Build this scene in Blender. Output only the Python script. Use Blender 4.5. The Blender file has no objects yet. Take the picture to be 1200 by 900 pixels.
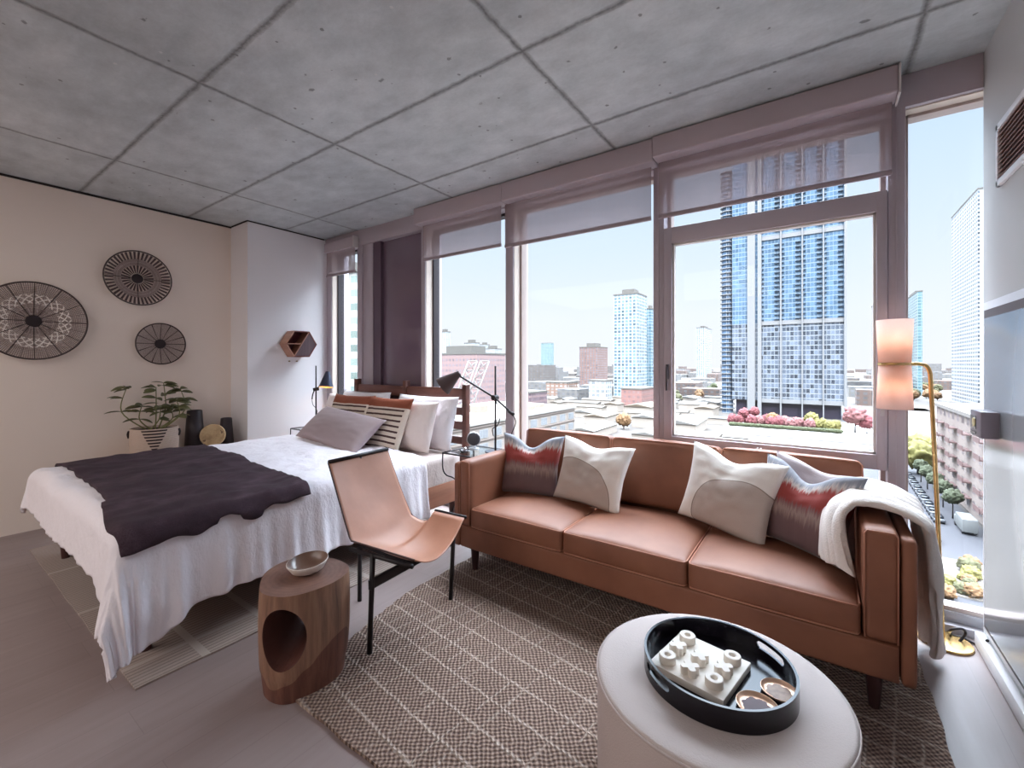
import bpy, bmesh, math, random
from mathutils import Vector, Matrix, noise
random.seed(7)
S = bpy.context.scene
COL = S.collection
PI = math.pi

# ------------------------------------------------------------------ camera maths (1200x900 frame)
FPX, U0, V0, EYE = 512.6, 600.0, 427.0, 1.4
YAW = math.atan(360 / FPX)
SN, CS = math.sin(YAW), math.cos(YAW)
def ray(u, v):
    cx, cz = (u - U0) / FPX, -(v - V0) / FPX
    return (cx * CS - SN, cx * SN + CS, cz)
def at_depth(u, v, d):
    r = ray(u, v); return Vector((r[0] * d, r[1] * d, EYE + r[2] * d))
def at_z(u, v, z):
    r = ray(u, v); t = (z - EYE) / r[2]; return Vector((r[0] * t, r[1] * t, z))
def at_x(u, v, x):
    r = ray(u, v); t = x / r[0]; return Vector((x, r[1] * t, EYE + r[2] * t))

# ------------------------------------------------------------------ materials
ALB = 1.0      # overall reflectance of the palette (city colours are darkened further down to offset the boosted sky)
def lin(c):
    f = lambda x: x / 12.92 if x <= 0.04045 else ((x + 0.055) / 1.055) ** 2.4
    return (f(c[0] / 255) * ALB, f(c[1] / 255) * ALB, f(c[2] / 255) * ALB, 1)
MATS = {}
class NT:
    def __init__(s, name):
        s.m = bpy.data.materials.new(name); s.m.use_nodes = True
        s.t = s.m.node_tree; s.t.nodes.clear()
        s.out = s.t.nodes.new('ShaderNodeOutputMaterial')
    def n(s, typ, **kw):
        nd = s.t.nodes.new('ShaderNode' + typ)
        for k, v in kw.items():
            if k.startswith('i_'):
                key = k[2:].replace('_', ' ')
                nd.inputs[key].default_value = v
            else: setattr(nd, k, v)
        return nd
    def l(s, a, b): s.t.links.new(a, b)
    def math(s, op, a, b=None, clamp=False):
        nd = s.t.nodes.new('ShaderNodeMath'); nd.operation = op; nd.use_clamp = clamp
        for i, v in enumerate((a, b)):
            if v is None: continue
            if isinstance(v, (int, float)): nd.inputs[i].default_value = v
            else: s.l(v, nd.inputs[i])
        return nd.outputs[0]
    def mix(s, fac, a, b):
        nd = s.t.nodes.new('ShaderNodeMix'); nd.data_type = 'RGBA'
        for sock, v in ((nd.inputs[0], fac), (nd.inputs[6], a), (nd.inputs[7], b)):
            if isinstance(v, (int, float)): sock.default_value = v
            elif isinstance(v, tuple): sock.default_value = v
            else: s.l(v, sock)
        return nd.outputs[2]
    def coords(s, kind='Object'):
        return s.n('TexCoord').outputs[kind]
    def noise(s, vec, scale, detail=3, rough=.5, mapscale=None):
        if mapscale:
            mp = s.n('Mapping'); mp.inputs['Scale'].default_value = mapscale
            s.l(vec, mp.inputs['Vector']); vec = mp.outputs[0]
        nd = s.n('TexNoise'); nd.inputs['Scale'].default_value = scale
        nd.inputs['Detail'].default_value = detail; nd.inputs['Roughness'].default_value = rough
        s.l(vec, nd.inputs['Vector']); return nd.outputs[0]
    def ramp(s, fac, stops):
        nd = s.n('ValToRGB'); e = nd.color_ramp.elements
        while len(e) < len(stops): e.new(0.5)
        for el, (p, c) in zip(e, stops):
            el.position = p; el.color = c if len(c) == 4 else (*c, 1)
        s.l(fac, nd.inputs[0]); return nd.outputs[0]
    def bump(s, h, strength=.3, dist=.01):
        nd = s.n('Bump'); nd.inputs['Strength'].default_value = strength; nd.inputs['Distance'].default_value = dist
        s.l(h, nd.inputs['Height']); return nd.outputs[0]
    def bsdf(s, color, rough=.6, metal=0., normal=None, **kw):
        b = s.n('BsdfPrincipled')
        for k, v in (('Base Color', color), ('Roughness', rough), ('Metallic', metal)):
            if isinstance(v, (int, float, tuple)): b.inputs[k].default_value = v
            else: s.l(v, b.inputs[k])
        if normal is not None: s.l(normal, b.inputs['Normal'])
        for k, v in kw.items(): b.inputs[k.replace('_', ' ')].default_value = v
        return b
    def done(s, shader):
        s.l(shader.outputs[0], s.out.inputs[0]); MATS[s.m.name] = s.m; return s.m

def simple(name, rgb, rough=.6, metal=0., var=.08, scale=8., bump=.0, bscale=60., **kw):
    t = NT(name); c = lin(rgb); co = t.coords()
    nz = t.noise(co, scale)
    d = tuple(max(0, x * (1 - var)) for x in c[:3]) + (1,)
    u = tuple(min(1, x * (1 + var)) for x in c[:3]) + (1,)
    col = t.mix(nz, d, u)
    nm = t.bump(t.noise(co, bscale, 4), bump, .004) if bump else None
    return t.done(t.bsdf(col, rough, metal, nm, **kw))

# ------------------------------------------------------------------ mesh helpers
def wpos(o):
    p = Vector((0, 0, 0))
    while o is not None: p = p + o.location; o = o.parent
    return p
def obj(name, bm, mat, parent=None, smooth=True, auto=None, subsurf=0, solid=0., kind=None, label=None, loc=None):
    me = bpy.data.meshes.new(name)
    bmesh.ops.recalc_face_normals(bm, faces=bm.faces)
    if loc is not None: bm.transform(Matrix.Translation(-Vector(loc)))
    elif parent is not None: bm.transform(Matrix.Translation(-wpos(parent)))
    bm.to_mesh(me); bm.free()
    o = bpy.data.objects.new(name, me); COL.objects.link(o)
    if parent is not None: o.parent = parent
    if loc is not None: o.location = Vector(loc) - (wpos(parent) if parent is not None else Vector((0, 0, 0)))
    if mat is not None:
        for m in (mat if isinstance(mat, (list, tuple)) else [mat]): me.materials.append(m)
    if smooth:
        for p in me.polygons: p.use_smooth = True
        if auto is not None: me.set_sharp_from_angle(angle=math.radians(auto))
    if solid:
        md = o.modifiers.new('s', 'SOLIDIFY'); md.thickness = solid; md.offset = -1
    if subsurf:
        md = o.modifiers.new('u', 'SUBSURF'); md.levels = subsurf; md.render_levels = subsurf
    if kind: o['kind'] = kind
    if label: o['label'] = label
    return o
def thing(name, label, cat, loc, group=None, kind=None):
    o = bpy.data.objects.new(name, None); COL.objects.link(o); o.location = loc; o.empty_display_size = .05
    o['label'] = label; o['category'] = cat
    if group: o['group'] = group
    return o
def tag(o, label, cat, group=None):
    o['label'] = label; o['category'] = cat
    if group: o['group'] = group
    return o
def copy_tree(o, parent=None):
    c = o.copy(); COL.objects.link(c); c.parent = parent
    for ch in list(o.children): copy_tree(ch, c)
    return c
def B(): return bmesh.new()
def box(bm, x0, x1, y0, y1, z0, z1, bev=0., seg=2, M=None):
    r = bmesh.ops.create_cube(bm, size=1.0); vs = r['verts']
    for v in vs:
        v.co = Vector((x0 + (v.co.x + .5) * (x1 - x0), y0 + (v.co.y + .5) * (y1 - y0), z0 + (v.co.z + .5) * (z1 - z0)))
    if M is not None:
        for v in vs: v.co = M @ v.co
    if bev:
        es = list({e for v in vs for e in v.link_edges})
        bmesh.ops.bevel(bm, geom=es, offset=bev, segments=seg, profile=.5, affect='EDGES')
    return bm
def cyl(bm, p0, p1, r0, r1=None, seg=20, caps=True):
    if r1 is None: r1 = r0
    p0, p1 = Vector(p0), Vector(p1); d = (p1 - p0)
    q = Vector((0, 0, 1)).rotation_difference(d.normalized()).to_matrix()
    a = [bm.verts.new(p0 + q @ Vector((math.cos(2 * PI * i / seg) * r0, math.sin(2 * PI * i / seg) * r0, 0))) for i in range(seg)]
    b = [bm.verts.new(p1 + q @ Vector((math.cos(2 * PI * i / seg) * r1, math.sin(2 * PI * i / seg) * r1, 0))) for i in range(seg)]
    for i in range(seg):
        j = (i + 1) % seg; bm.faces.new((a[i], a[j], b[j], b[i]))
    if caps: bm.faces.new(a[::-1]); bm.faces.new(b)
    return bm
def tube(bm, pts, r, seg=8, closed=False, caps=True):
    pts = [Vector(p) for p in pts]; n = len(pts); rings = []
    t0 = (pts[1] - pts[0]).normalized()
    up = Vector((0, 0, 1)) if abs(t0.z) < .9 else Vector((1, 0, 0))
    nrm = t0.cross(up).normalized(); prev = t0
    for i in range(n):
        if closed: t = (pts[(i + 1) % n] - pts[i - 1]).normalized()
        elif i == 0: t = t0
        elif i == n - 1: t = (pts[-1] - pts[-2]).normalized()
        else: t = (pts[i + 1] - pts[i - 1]).normalized()
        nrm = prev.rotation_difference(t).to_matrix() @ nrm; prev = t
        bn = t.cross(nrm).normalized()
        rr = r[i] if isinstance(r, (list, tuple)) else r
        rings.append([bm.verts.new(pts[i] + (nrm * math.cos(2 * PI * k / seg) + bn * math.sin(2 * PI * k / seg)) * rr) for k in range(seg)])
    m = n if closed else n - 1
    for i in range(m):
        a, b = rings[i], rings[(i + 1) % n]
        for k in range(seg):
            bm.faces.new((a[k], a[(k + 1) % seg], b[(k + 1) % seg], b[k]))
    if caps and not closed: bm.faces.new(rings[0][::-1]); bm.faces.new(rings[-1])
    return bm
def smooth_path(pts, n=6):
    P = [Vector(p) for p in pts]; out = []
    for i in range(len(P) - 1):
        p0, p1, p2, p3 = P[max(i - 1, 0)], P[i], P[i + 1], P[min(i + 2, len(P) - 1)]
        for k in range(n):
            t = k / n
            out.append(.5 * ((2 * p1) + (p2 - p0) * t + (2 * p0 - 5 * p1 + 4 * p2 - p3) * t * t + (3 * p1 - p0 - 3 * p2 + p3) * t ** 3))
    out.append(P[-1]); return out
def lathe(bm, prof, c=(0, 0, 0), seg=40, M=None):
    c = Vector(c); rings = []
    for r, z in prof:
        if r < 1e-5: rings.append([bm.verts.new(c + Vector((0, 0, z)))])
        else: rings.append([bm.verts.new(c + Vector((math.cos(2 * PI * i / seg) * r, math.sin(2 * PI * i / seg) * r, z))) for i in range(seg)])
    for a, b in zip(rings, rings[1:]):
        for i in range(seg):
            j = (i + 1) % seg
            if len(a) == 1 and len(b) == 1: continue
            if len(a) == 1: bm.faces.new((a[0], b[j], b[i]))
            elif len(b) == 1: bm.faces.new((a[i], a[j], b[0]))
            else: bm.faces.new((a[i], a[j], b[j], b[i]))
    if M is not None:
        for ring in rings:
            for v in ring: v.co = M @ v.co
    return bm
def grid(bm, f, nu, nv, uv=False, closed_u=False):
    vs = [[bm.verts.new(f(i / nu, j / nv)) for j in range(nv + 1)] for i in range(nu + (0 if closed_u else 1))]
    L = bm.loops.layers.uv.verify() if uv else None
    n = len(vs)
    for i in range(nu):
        for j in range(nv):
            i2 = (i + 1) % n
            fc = bm.faces.new((vs[i][j], vs[i2][j], vs[i2][j + 1], vs[i][j + 1]))
            if uv:
                for lp, (a, b) in zip(fc.loops, ((i, j), (i + 1, j), (i + 1, j + 1), (i, j + 1))): lp[L].uv = (a / nu, b / nv)
    return bm
def extrude_poly(bm, pts2, M, t):
    """polygon in local XY, thickness t along local Z, placed by matrix M"""
    a = [bm.verts.new(M @ Vector((x, y, 0))) for x, y in pts2]; b = [bm.verts.new(M @ Vector((x, y, t))) for x, y in pts2]
    n = len(a); bm.faces.new(a[::-1]); bm.faces.new(b)
    for i in range(n): bm.faces.new((a[i], a[(i + 1) % n], b[(i + 1) % n], b[i]))
    return bm
def cushion(bm, x0, x1, y0, y1, z0, z1, r=.03, bulge=.02, n=14, fb=0.01, seed=0):
    """upholstered block: rounded edges, crowned top and slightly crowned front"""
    bmesh.ops.create_cube(bm, size=2.0)
    bmesh.ops.subdivide_edges(bm, edges=bm.edges[:], cuts=n, use_grid_fill=True)
    vs = list(bm.verts)
    c = Vector(((x0 + x1) / 2, (y0 + y1) / 2, (z0 + z1) / 2)); h = Vector(((x1 - x0) / 2, (y1 - y0) / 2, (z1 - z0) / 2))
    def warp(t, hh):
        # crowd the vertices near the edges
        s = math.copysign(abs(t) ** .6, t); return s * hh
    for v in vs:
        a = v.co.copy()
        p = Vector((warp(a.x, h.x), warp(a.y, h.y), warp(a.z, h.z)))
        rr = min(r, h.x, h.y, h.z)
        q = Vector([max(-(h[i] - rr), min(h[i] - rr, p[i])) for i in range(3)])
        d = p - q
        if d.length > 1e-6: p = q + d.normalized() * rr if d.length > rr else q + d
        nx, ny, nz = p.x / h.x, p.y / h.y, p.z / h.z
        if a.z > 0: p.z += bulge * max(0, 1 - nx ** 2) ** .7 * max(0, 1 - ny ** 2) ** .7 * max(0, nz)
        if a.y < 0: p.y -= fb * max(0, 1 - nx ** 2) * max(0, 1 - nz ** 2)
        if seed:
            p += Vector((0, 0, 1)) * noise.noise(Vector((p.x * 6 + seed, p.y * 6, p.z * 6))) * .004
        v.co = c + p
    return bm
def pillow(w, h, t, chop=0., pinch=.06, seed=1, n=26, wr=.010):
    """cushion standing on its lower edge: x across, z up, y thickness; UV 0..1 on both sides"""
    bm = B(); L = bm.loops.layers.uv.verify()
    def pt(u, v, s):
        a, b = 2 * u - 1, 2 * v - 1
        x = a * w / 2 * (1 - pinch * (1 - b * b)); z = (b * (1 - pinch * (1 - a * a))) * h / 2
        th = max(0, (1 - a * a) * (1 - b * b)) ** .42
        if chop:
            dip = math.exp(-(a / .42) ** 2) * max(0, b + .25) ** 1.6 / 1.4
            z -= chop * dip; th *= 1 - .45 * min(1, dip)
            x += a * .02 * max(0, b)
        nz = noise.noise(Vector((a * 2.1 + seed * 3.1, b * 2.1, s * .7 + seed))) * 1.2 + noise.noise(Vector((a * 5 + seed, b * 5, seed * 1.7))) * .55 + (abs(noise.noise(Vector((a * 4.2 + seed * 2, b * 3.4, seed * .9 + s)))) - .2) * 1.3
        rim = max(0, (1 - max(abs(a), abs(b)) ** 4))
        y = s * (t / 2 * th) + nz * wr * rim
        return Vector((x, y, z + h / 2))
    rows = {}
    for s in (-1, 1):
        g = [[None] * (n + 1) for _ in range(n + 1)]
        for i in range(n + 1):
            for j in range(n + 1):
                if s == 1 and (i in (0, n) or j in (0, n)): g[i][j] = rows[-1][i][j]
                else: g[i][j] = bm.verts.new(pt(i / n, j / n, s))
        rows[s] = g
        for i in range(n):
            for j in range(n):
                q = [(i, j), (i + 1, j), (i + 1, j + 1), (i, j + 1)]
                if s == 1: q = q[::-1]
                f = bm.faces.new([g[a][b] for a, b in q])
                for lp, (a, b) in zip(f.loops, q): lp[L].uv = (a / n, b / n)
    return bm
def pillow_thing(name, label, cat, mat, w, h, t, loc, yaw, tilt, roll=0., chop=0., seed=1, group=None, pinch=.06, wr=.010):
    M = Matrix.Translation(loc) @ Matrix.Rotation(math.radians(yaw), 4, 'Z') @ Matrix.Rotation(-math.radians(tilt), 4, 'X') @ Matrix.Rotation(math.radians(roll), 4, 'Y')
    bm = pillow(w, h, t, chop, pinch, seed, wr=wr)
    o = obj(name, bm, mat, None); o.matrix_world = M
    tag(o, label, cat, group)
    return o
SKY_STRENGTH, SUN_STRENGTH, FILL_POWER, LAMPW, EXPOSURE, CITY_ALB, ZENITH = 0.58, 2.2, 62, .13, 0.90, .18, 27
# ------------------------------------------------------------------ materials used in the room
def m_ceiling():
    t = NT('concrete_ceiling'); co = t.coords()
    sep = t.n('SeparateXYZ'); t.l(co, sep.inputs[0])
    wob = t.math('MULTIPLY', t.math('SUBTRACT', t.noise(co, 9, 4, .7), .5), .03)
    def seam(s, x0, sp, wid):
        d = t.math('SUBTRACT', t.math('ADD', s, wob), x0)
        f = t.math('ABSOLUTE', t.math('SUBTRACT', t.math('MODULO', t.math('ADD', t.math('DIVIDE', d, sp), 100.5), 1.0), .5))
        dist = t.math('MULTIPLY', f, sp)
        return t.math('SUBTRACT', 1.0, t.math('DIVIDE', dist, wid, True), True)
    sx = seam(sep.outputs[0], -1.205, 1.585, .022); sy = seam(sep.outputs[1], .983, .818, .022)
    rid = t.math('MAXIMUM', sx, sy)
    rag = t.math('MULTIPLY', rid, t.math('ADD', .05, t.math('MULTIPLY', t.noise(co, 38, 5, .85), 1.9)), True)
    big = t.noise(co, .9, 5, .6); mid = t.noise(co, 5, 6, .65, (1, 1.6, 1)); fine = t.noise(co, 60, 4, .7)
    tone = t.math('ADD', t.math('MULTIPLY', big, .5), t.math('ADD', t.math('MULTIPLY', mid, .4), t.math('MULTIPLY', fine, .12)))
    base = t.ramp(tone, [(.28, lin((146, 152, 155))), (.50, lin((188, 195, 198))), (.70, lin((222, 228, 231)))])
    # bug holes and chips
    vo = t.n('TexVoronoi'); vo.inputs['Scale'].default_value = 9.0; t.l(co, vo.inputs['Vector'])
    sel = t.math('GREATER_THAN', t.noise(co, 3.1, 2), .5)
    wv = t.math('ADD', vo.outputs['Distance'], t.math('MULTIPLY', t.math('SUBTRACT', t.noise(co, 45, 4, .8), .5), .22))
    hole = t.math('MULTIPLY', t.math('LESS_THAN', wv, .085), sel)
    vo2 = t.n('TexVoronoi'); vo2.inputs['Scale'].default_value = 3.2
    mp = t.n('Mapping'); mp.inputs['Scale'].default_value = (1, 1.7, 1); mp.inputs['Rotation'].default_value = (0, 0, .5); t.l(co, mp.inputs[0]); t.l(mp.outputs[0], vo2.inputs['Vector'])
    w2 = t.math('ADD', vo2.outputs['Distance'], t.math('MULTIPLY', t.math('SUBTRACT', t.noise(co, 28, 5, .8), .5), .28))
    chip = t.math('LESS_THAN', w2, .05)
    pits = t.math('MAXIMUM', hole, chip)
    col = t.mix(t.math('MULTIPLY', pits, .62), base, lin((66, 66, 68)))
    col = t.mix(t.math('MULTIPLY', rag, .80), col, lin((92, 92, 93)))
    # pale laitance specks
    vo3 = t.n('TexVoronoi'); vo3.inputs['Scale'].default_value = 4.3; t.l(co, vo3.inputs['Vector'])
    w3 = t.math('ADD', vo3.outputs['Distance'], t.math('MULTIPLY', t.math('SUBTRACT', t.noise(co, 30, 5, .8), .5), .2))
    col = t.mix(t.math('MULTIPLY', t.math('LESS_THAN', w3, .03), .5), col, lin((225, 224, 222)))
    h = t.math('SUBTRACT', t.math('MULTIPLY', rag, -.9), t.math('SUBTRACT', t.math('MULTIPLY', pits, .8), t.math('MULTIPLY', mid, .5)))
    return t.done(t.bsdf(col, .46, 0, t.bump(h, .5, .012), Specular_IOR_Level=.55))
def m_floor():
    t = NT('grey_oak_planks'); co = t.coords()
    mp = t.n('Mapping'); mp.inputs['Rotation'].default_value = (0, 0, PI / 2); t.l(co, mp.inputs[0])
    br = t.n('TexBrick'); br.offset = .37; br.inputs['Scale'].default_value = 1.0
    br.inputs['Brick Width'].default_value = 1.5; br.inputs['Row Height'].default_value = .19; br.inputs['Mortar Size'].default_value = .0016
    br.inputs['Color1'].default_value = lin((134, 118, 116)); br.inputs['Color2'].default_value = lin((141, 125, 123)); br.inputs['Mortar'].default_value = lin((122, 107, 106))
    t.l(mp.outputs[0], br.inputs['Vector'])
    g = t.noise(co, 3.0, 6, .6, (9, .8, 1)); g2 = t.noise(co, 2.0, 3, .5)
    col = t.mix(t.math('MULTIPLY', g, .55), br.outputs['Color'], lin((104, 88, 86)))
    col = t.mix(t.math('MULTIPLY', g2, .25), col, lin((172, 160, 158)))
    rough = t.math('ADD', .30, t.math('MULTIPLY', g, .18))
    return t.done(t.bsdf(col, rough, 0, t.bump(t.math('ADD', g, t.math('MULTIPLY', br.outputs['Fac'], -.4)), .08, .003)))
def m_leather(name, rgb, dark, rough=.42, sc=3.):
    t = NT(name); co = t.coords()
    a = t.noise(co, sc, 4, .55); b = t.noise(co, 140, 3, .6)
    col = t.ramp(a, [(.3, lin(dark)), (.7, lin(rgb))])
    return t.done(t.bsdf(col, rough, 0, t.bump(t.math('ADD', b, t.math('MULTIPLY', a, .8)), .12, .003), Specular_IOR_Level=.45))
def m_wood(name, rgb, dark, axis=2, scale=6., rough=.5, ring=12.):
    t = NT(name); co = t.coords()
    sc = [ring, ring, ring]; sc[axis] = .9
    a = t.noise(co, scale / 4, 5, .6, tuple(sc)); b = t.noise(co, 2.2, 3)
    col = t.ramp(t.math('ADD', t.math('MULTIPLY', a, .75), t.math('MULTIPLY', b, .25)), [(.32, lin(dark)), (.66, lin(rgb))])
    return t.done(t.bsdf(col, rough, 0, t.bump(a, .15, .003)))
def m_fabric(name, rgb, var=.07, weave=420., bump=.25, rough=.9, mid=7., sheen=.0):
    t = NT(name); co = t.coords(); c = lin(rgb)
    nz = t.noise(co, mid, 4, .6); w = t.noise(co, weave, 2)
    k = lambda f: tuple(min(1, x * f) for x in c[:3]) + (1,)
    col = t.mix(nz, k(1 - var), k(1 + var))
    return t.done(t.bsdf(col, rough, 0, t.bump(t.math('ADD', w, t.math('MULTIPLY', nz, 1.5)), bump, .003), Sheen_Weight=sheen))
def m_linen(name, rgb):
    """crumpled washed cotton: soft creases in the relief"""
    t = NT(name); co = t.coords(); c = lin(rgb)
    a = t.noise(co, 7, 6, .62, (1, 1.3, .7)); b = t.noise(co, 22, 4, .6, (1.4, .8, .5)); w = t.noise(co, 500, 2)
    col = t.mix(a, tuple(x * .95 for x in c[:3]) + (1,), c)
    h = t.math('ADD', t.math('MULTIPLY', a, 3.0), t.math('ADD', b, t.math('MULTIPLY', w, .1)))
    return t.done(t.bsdf(col, .9, 0, t.bump(h, .55, .010), Sheen_Weight=.15))
def m_glass(name='window_glass', tint=(.97, .985, 1, 1), refl=.05):
    t = NT(name)
    tr = t.n('BsdfTransparent'); tr.inputs[0].default_value = tint
    gl = t.n('BsdfGlossy'); gl.inputs['Roughness'].default_value = .02
    lw = t.n('LayerWeight'); fr = t.math('ADD', .012, t.math('MULTIPLY', t.math('POWER', lw.outputs['Facing'], 5.0), .35))
    mx = t.n('MixShader'); t.l(fr, mx.inputs[0]); t.l(tr.outputs[0], mx.inputs[1]); t.l(gl.outputs[0], mx.inputs[2])
    t.l(mx.outputs[0], t.out.inputs[0]); return t.m
def m_blind():
    t = NT('solar_blind_fabric'); co = t.coords()
    col = t.mix(t.noise(co, 2.5, 3, .5, (3, 1, .3)), lin((150, 132, 134)), lin((162, 144, 144)))
    d = t.n('BsdfDiffuse'); t.l(col, d.inputs[0])
    tl = t.n('BsdfTranslucent'); t.l(col, tl.inputs[0])
    tr = t.n('BsdfTransparent'); tr.inputs[0].default_value = (.93, .92, .97, 1)
    m1 = t.n('MixShader'); m1.inputs[0].default_value = .35; t.l(d.outputs[0], m1.inputs[1]); t.l(tl.outputs[0], m1.inputs[2])
    m2 = t.n('MixShader'); m2.inputs[0].default_value = .20; t.l(m1.outputs[0], m2.inputs[1]); t.l(tr.outputs[0], m2.inputs[2])
    t.l(m2.outputs[0], t.out.inputs[0]); return t.m
def m_stripes():
    t = NT('striped_cushion_cloth'); uv = t.coords('UV')
    sep = t.n('SeparateXYZ'); t.l(uv, sep.inputs[0]); v = sep.outputs[1]
    wob = t.math('MULTIPLY', t.math('SUBTRACT', t.noise(uv, 4, 3), .5), .02)
    vv = t.math('ADD', v, wob)
    f = t.math('MODULO', t.math('MULTIPLY', vv, 10.0), 1.0)
    st = t.math('LESS_THAN', t.math('ABSOLUTE', t.math('SUBTRACT', f, .5)), .18)
    inx = t.math('LESS_THAN', t.math('ABSOLUTE', t.math('SUBTRACT', sep.outputs[0], .5)), .44)
    st = t.math('MULTIPLY', st, inx)
    w = t.noise(t.coords(), 300, 2)
    cream = t.mix(w, lin((204, 190, 176)), lin((230, 218, 204)))
    c1 = t.mix(st, cream, lin((74, 50, 48)))
    top = t.math('GREATER_THAN', vv, .80)
    rust = t.mix(w, lin((128, 66, 44)), lin((152, 84, 58)))
    col = t.mix(top, c1, rust)
    return t.done(t.bsdf(col, .92, 0, t.bump(t.math('ADD', w, st), .3, .003)))
def m_ikat(name, flip=0.):
    t = NT(name); uv = t.coords('UV')
    sep = t.n('SeparateXYZ'); t.l(uv, sep.inputs[0])
    st = t.noise(uv, 1.0, 4, .7, (42, 1.6, 1)); st2 = t.noise(uv, 1.0, 3, .7, (90, 3, 1))
    d = t.math('ADD', t.math('MULTIPLY', t.math('SUBTRACT', st, .5), .34), t.math('MULTIPLY', t.math('SUBTRACT', st2, .5), .12))
    v = t.math('ADD', sep.outputs[1], d)
    col = t.ramp(v, [(.0, lin((104, 82, 84))), (.30, lin((112, 88, 90))), (.42, lin((158, 138, 132))), (.50, lin((128, 96, 96))), (.56, lin((146, 56, 52))), (.76, lin((158, 62, 56))), (.82, lin((196, 184, 178))), (.90, lin((130, 130, 138))), (1., lin((112, 114, 124)))])
    return t.done(t.bsdf(col, .75, 0, t.bump(st2, .2, .003), Sheen_Weight=.2))
def m_patch(name, cx, cy, r, flipx=False):
    """cream cushion with a large greige moon-shaped patch"""
    t = NT(name); uv = t.coords('UV')
    sep = t.n('SeparateXYZ'); t.l(uv, sep.inputs[0])
    dx = t.math('SUBTRACT', sep.outputs[0], cx); dy = t.math('SUBTRACT', sep.outputs[1], cy)
    dist = t.math('SQRT', t.math('ADD', t.math('MULTIPLY', dx, dx), t.math('MULTIPLY', dy, dy)))
    ins = t.math('LESS_THAN', dist, r)
    below = t.math('LESS_THAN', sep.outputs[1], t.math('ADD', .62, t.math('MULTIPLY', dx, -.12)))
    w = t.noise(t.coords(), 330, 2)
    cream = t.mix(w, lin((228, 222, 216)), lin((242, 238, 232)))
    grey = t.mix(w, lin((180, 168, 160)), lin((196, 184, 176)))
    col = t.mix(ins, cream, grey)
    seam = t.math('LESS_THAN', t.math('ABSOLUTE', t.math('SUBTRACT', dist, r)), .006)
    col = t.mix(seam, col, lin((150, 138, 130)))
    return t.done(t.bsdf(col, .9, 0, t.bump(t.math('ADD', w, t.noise(t.coords(), 12, 4)), .3, .004)))
def m_jute():
    t = NT('woven_jute'); co = t.coords()
    mp = t.n('Mapping'); mp.inputs['Rotation'].default_value = (0, 0, math.radians(7)); t.l(co, mp.inputs[0]); p = mp.outputs[0]
    wn = t.n('TexNoise'); wn.inputs['Scale'].default_value = 22; wn.inputs['Detail'].default_value = 3; t.l(p, wn.inputs['Vector'])
    ad = t.n('VectorMath'); ad.operation = 'SCALE'; ad.inputs['Scale'].default_value = .022; t.l(wn.outputs['Color'], ad.inputs[0])
    pp = t.n('VectorMath'); pp.operation = 'ADD'; t.l(p, pp.inputs[0]); t.l(ad.outputs[0], pp.inputs[1]); p = pp.outputs[0]
    sep = t.n('SeparateXYZ'); t.l(p, sep.inputs[0])
    x, y = sep.outputs[0], sep.outputs[1]
    # basket weave: alternating over and under in small cells
    k = 2 * PI / .024
    a = t.math('SINE', t.math('MULTIPLY', x, k)); b = t.math('SINE', t.math('MULTIPLY', y, k))
    wv = t.math('MULTIPLY', a, b)
    wv01 = t.math('ADD', .5, t.math('MULTIPLY', wv, .5))
    # heavier pale ropes
    def rope(s, sp, wid, ph):
        f = t.math('ABSOLUTE', t.math('SUBTRACT', t.math('MODULO', t.math('ADD', t.math('DIVIDE', s, sp), 100.5 + ph), 1.0), .5))
        return t.math('SUBTRACT', 1.0, t.math('DIVIDE', t.math('MULTIPLY', f, sp), wid, True), True)
    r1 = rope(y, .132, .010, .2); r2 = rope(x, .235, .007, .1)
    r3 = t.math('MULTIPLY', rope(x, .078, .006, .3), t.math('GREATER_THAN', t.noise(p, 2.3, 2), .52))
    bead = t.math('ADD', .62, t.math('MULTIPLY', .38, t.math('SINE', t.math('MULTIPLY', t.math('ADD', x, y), 2 * PI / .026))))
    ropes = t.math('MULTIPLY', t.math('MAXIMUM', r1, t.math('MAXIMUM', t.math('MULTIPLY', r2, t.math('MULTIPLY', t.noise(p, 5.0, 2), 1.0)), r3)), bead)
    tone = t.noise(p, 2.0, 4, .6); fib = t.noise(p, 130, 3, .7)
    base = t.ramp(t.math('ADD', t.math('MULTIPLY', wv01, .65), t.math('MULTIPLY', fib, .45)), [(.22, lin((46, 34, 33))), (.5, lin((112, 90, 80))), (.85, lin((172, 150, 134)))])
    base = t.mix(t.math('MULTIPLY', tone, .4), base, lin((92, 68, 56)))
    col = t.mix(t.math('MULTIPLY', ropes, .7), base, lin((206, 190, 176)))
    h = t.math('ADD', wv01, t.math('MULTIPLY', ropes, 1.2))
    return t.done(t.bsdf(col, .95, 0, t.bump(h, .9, .008)))
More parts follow.
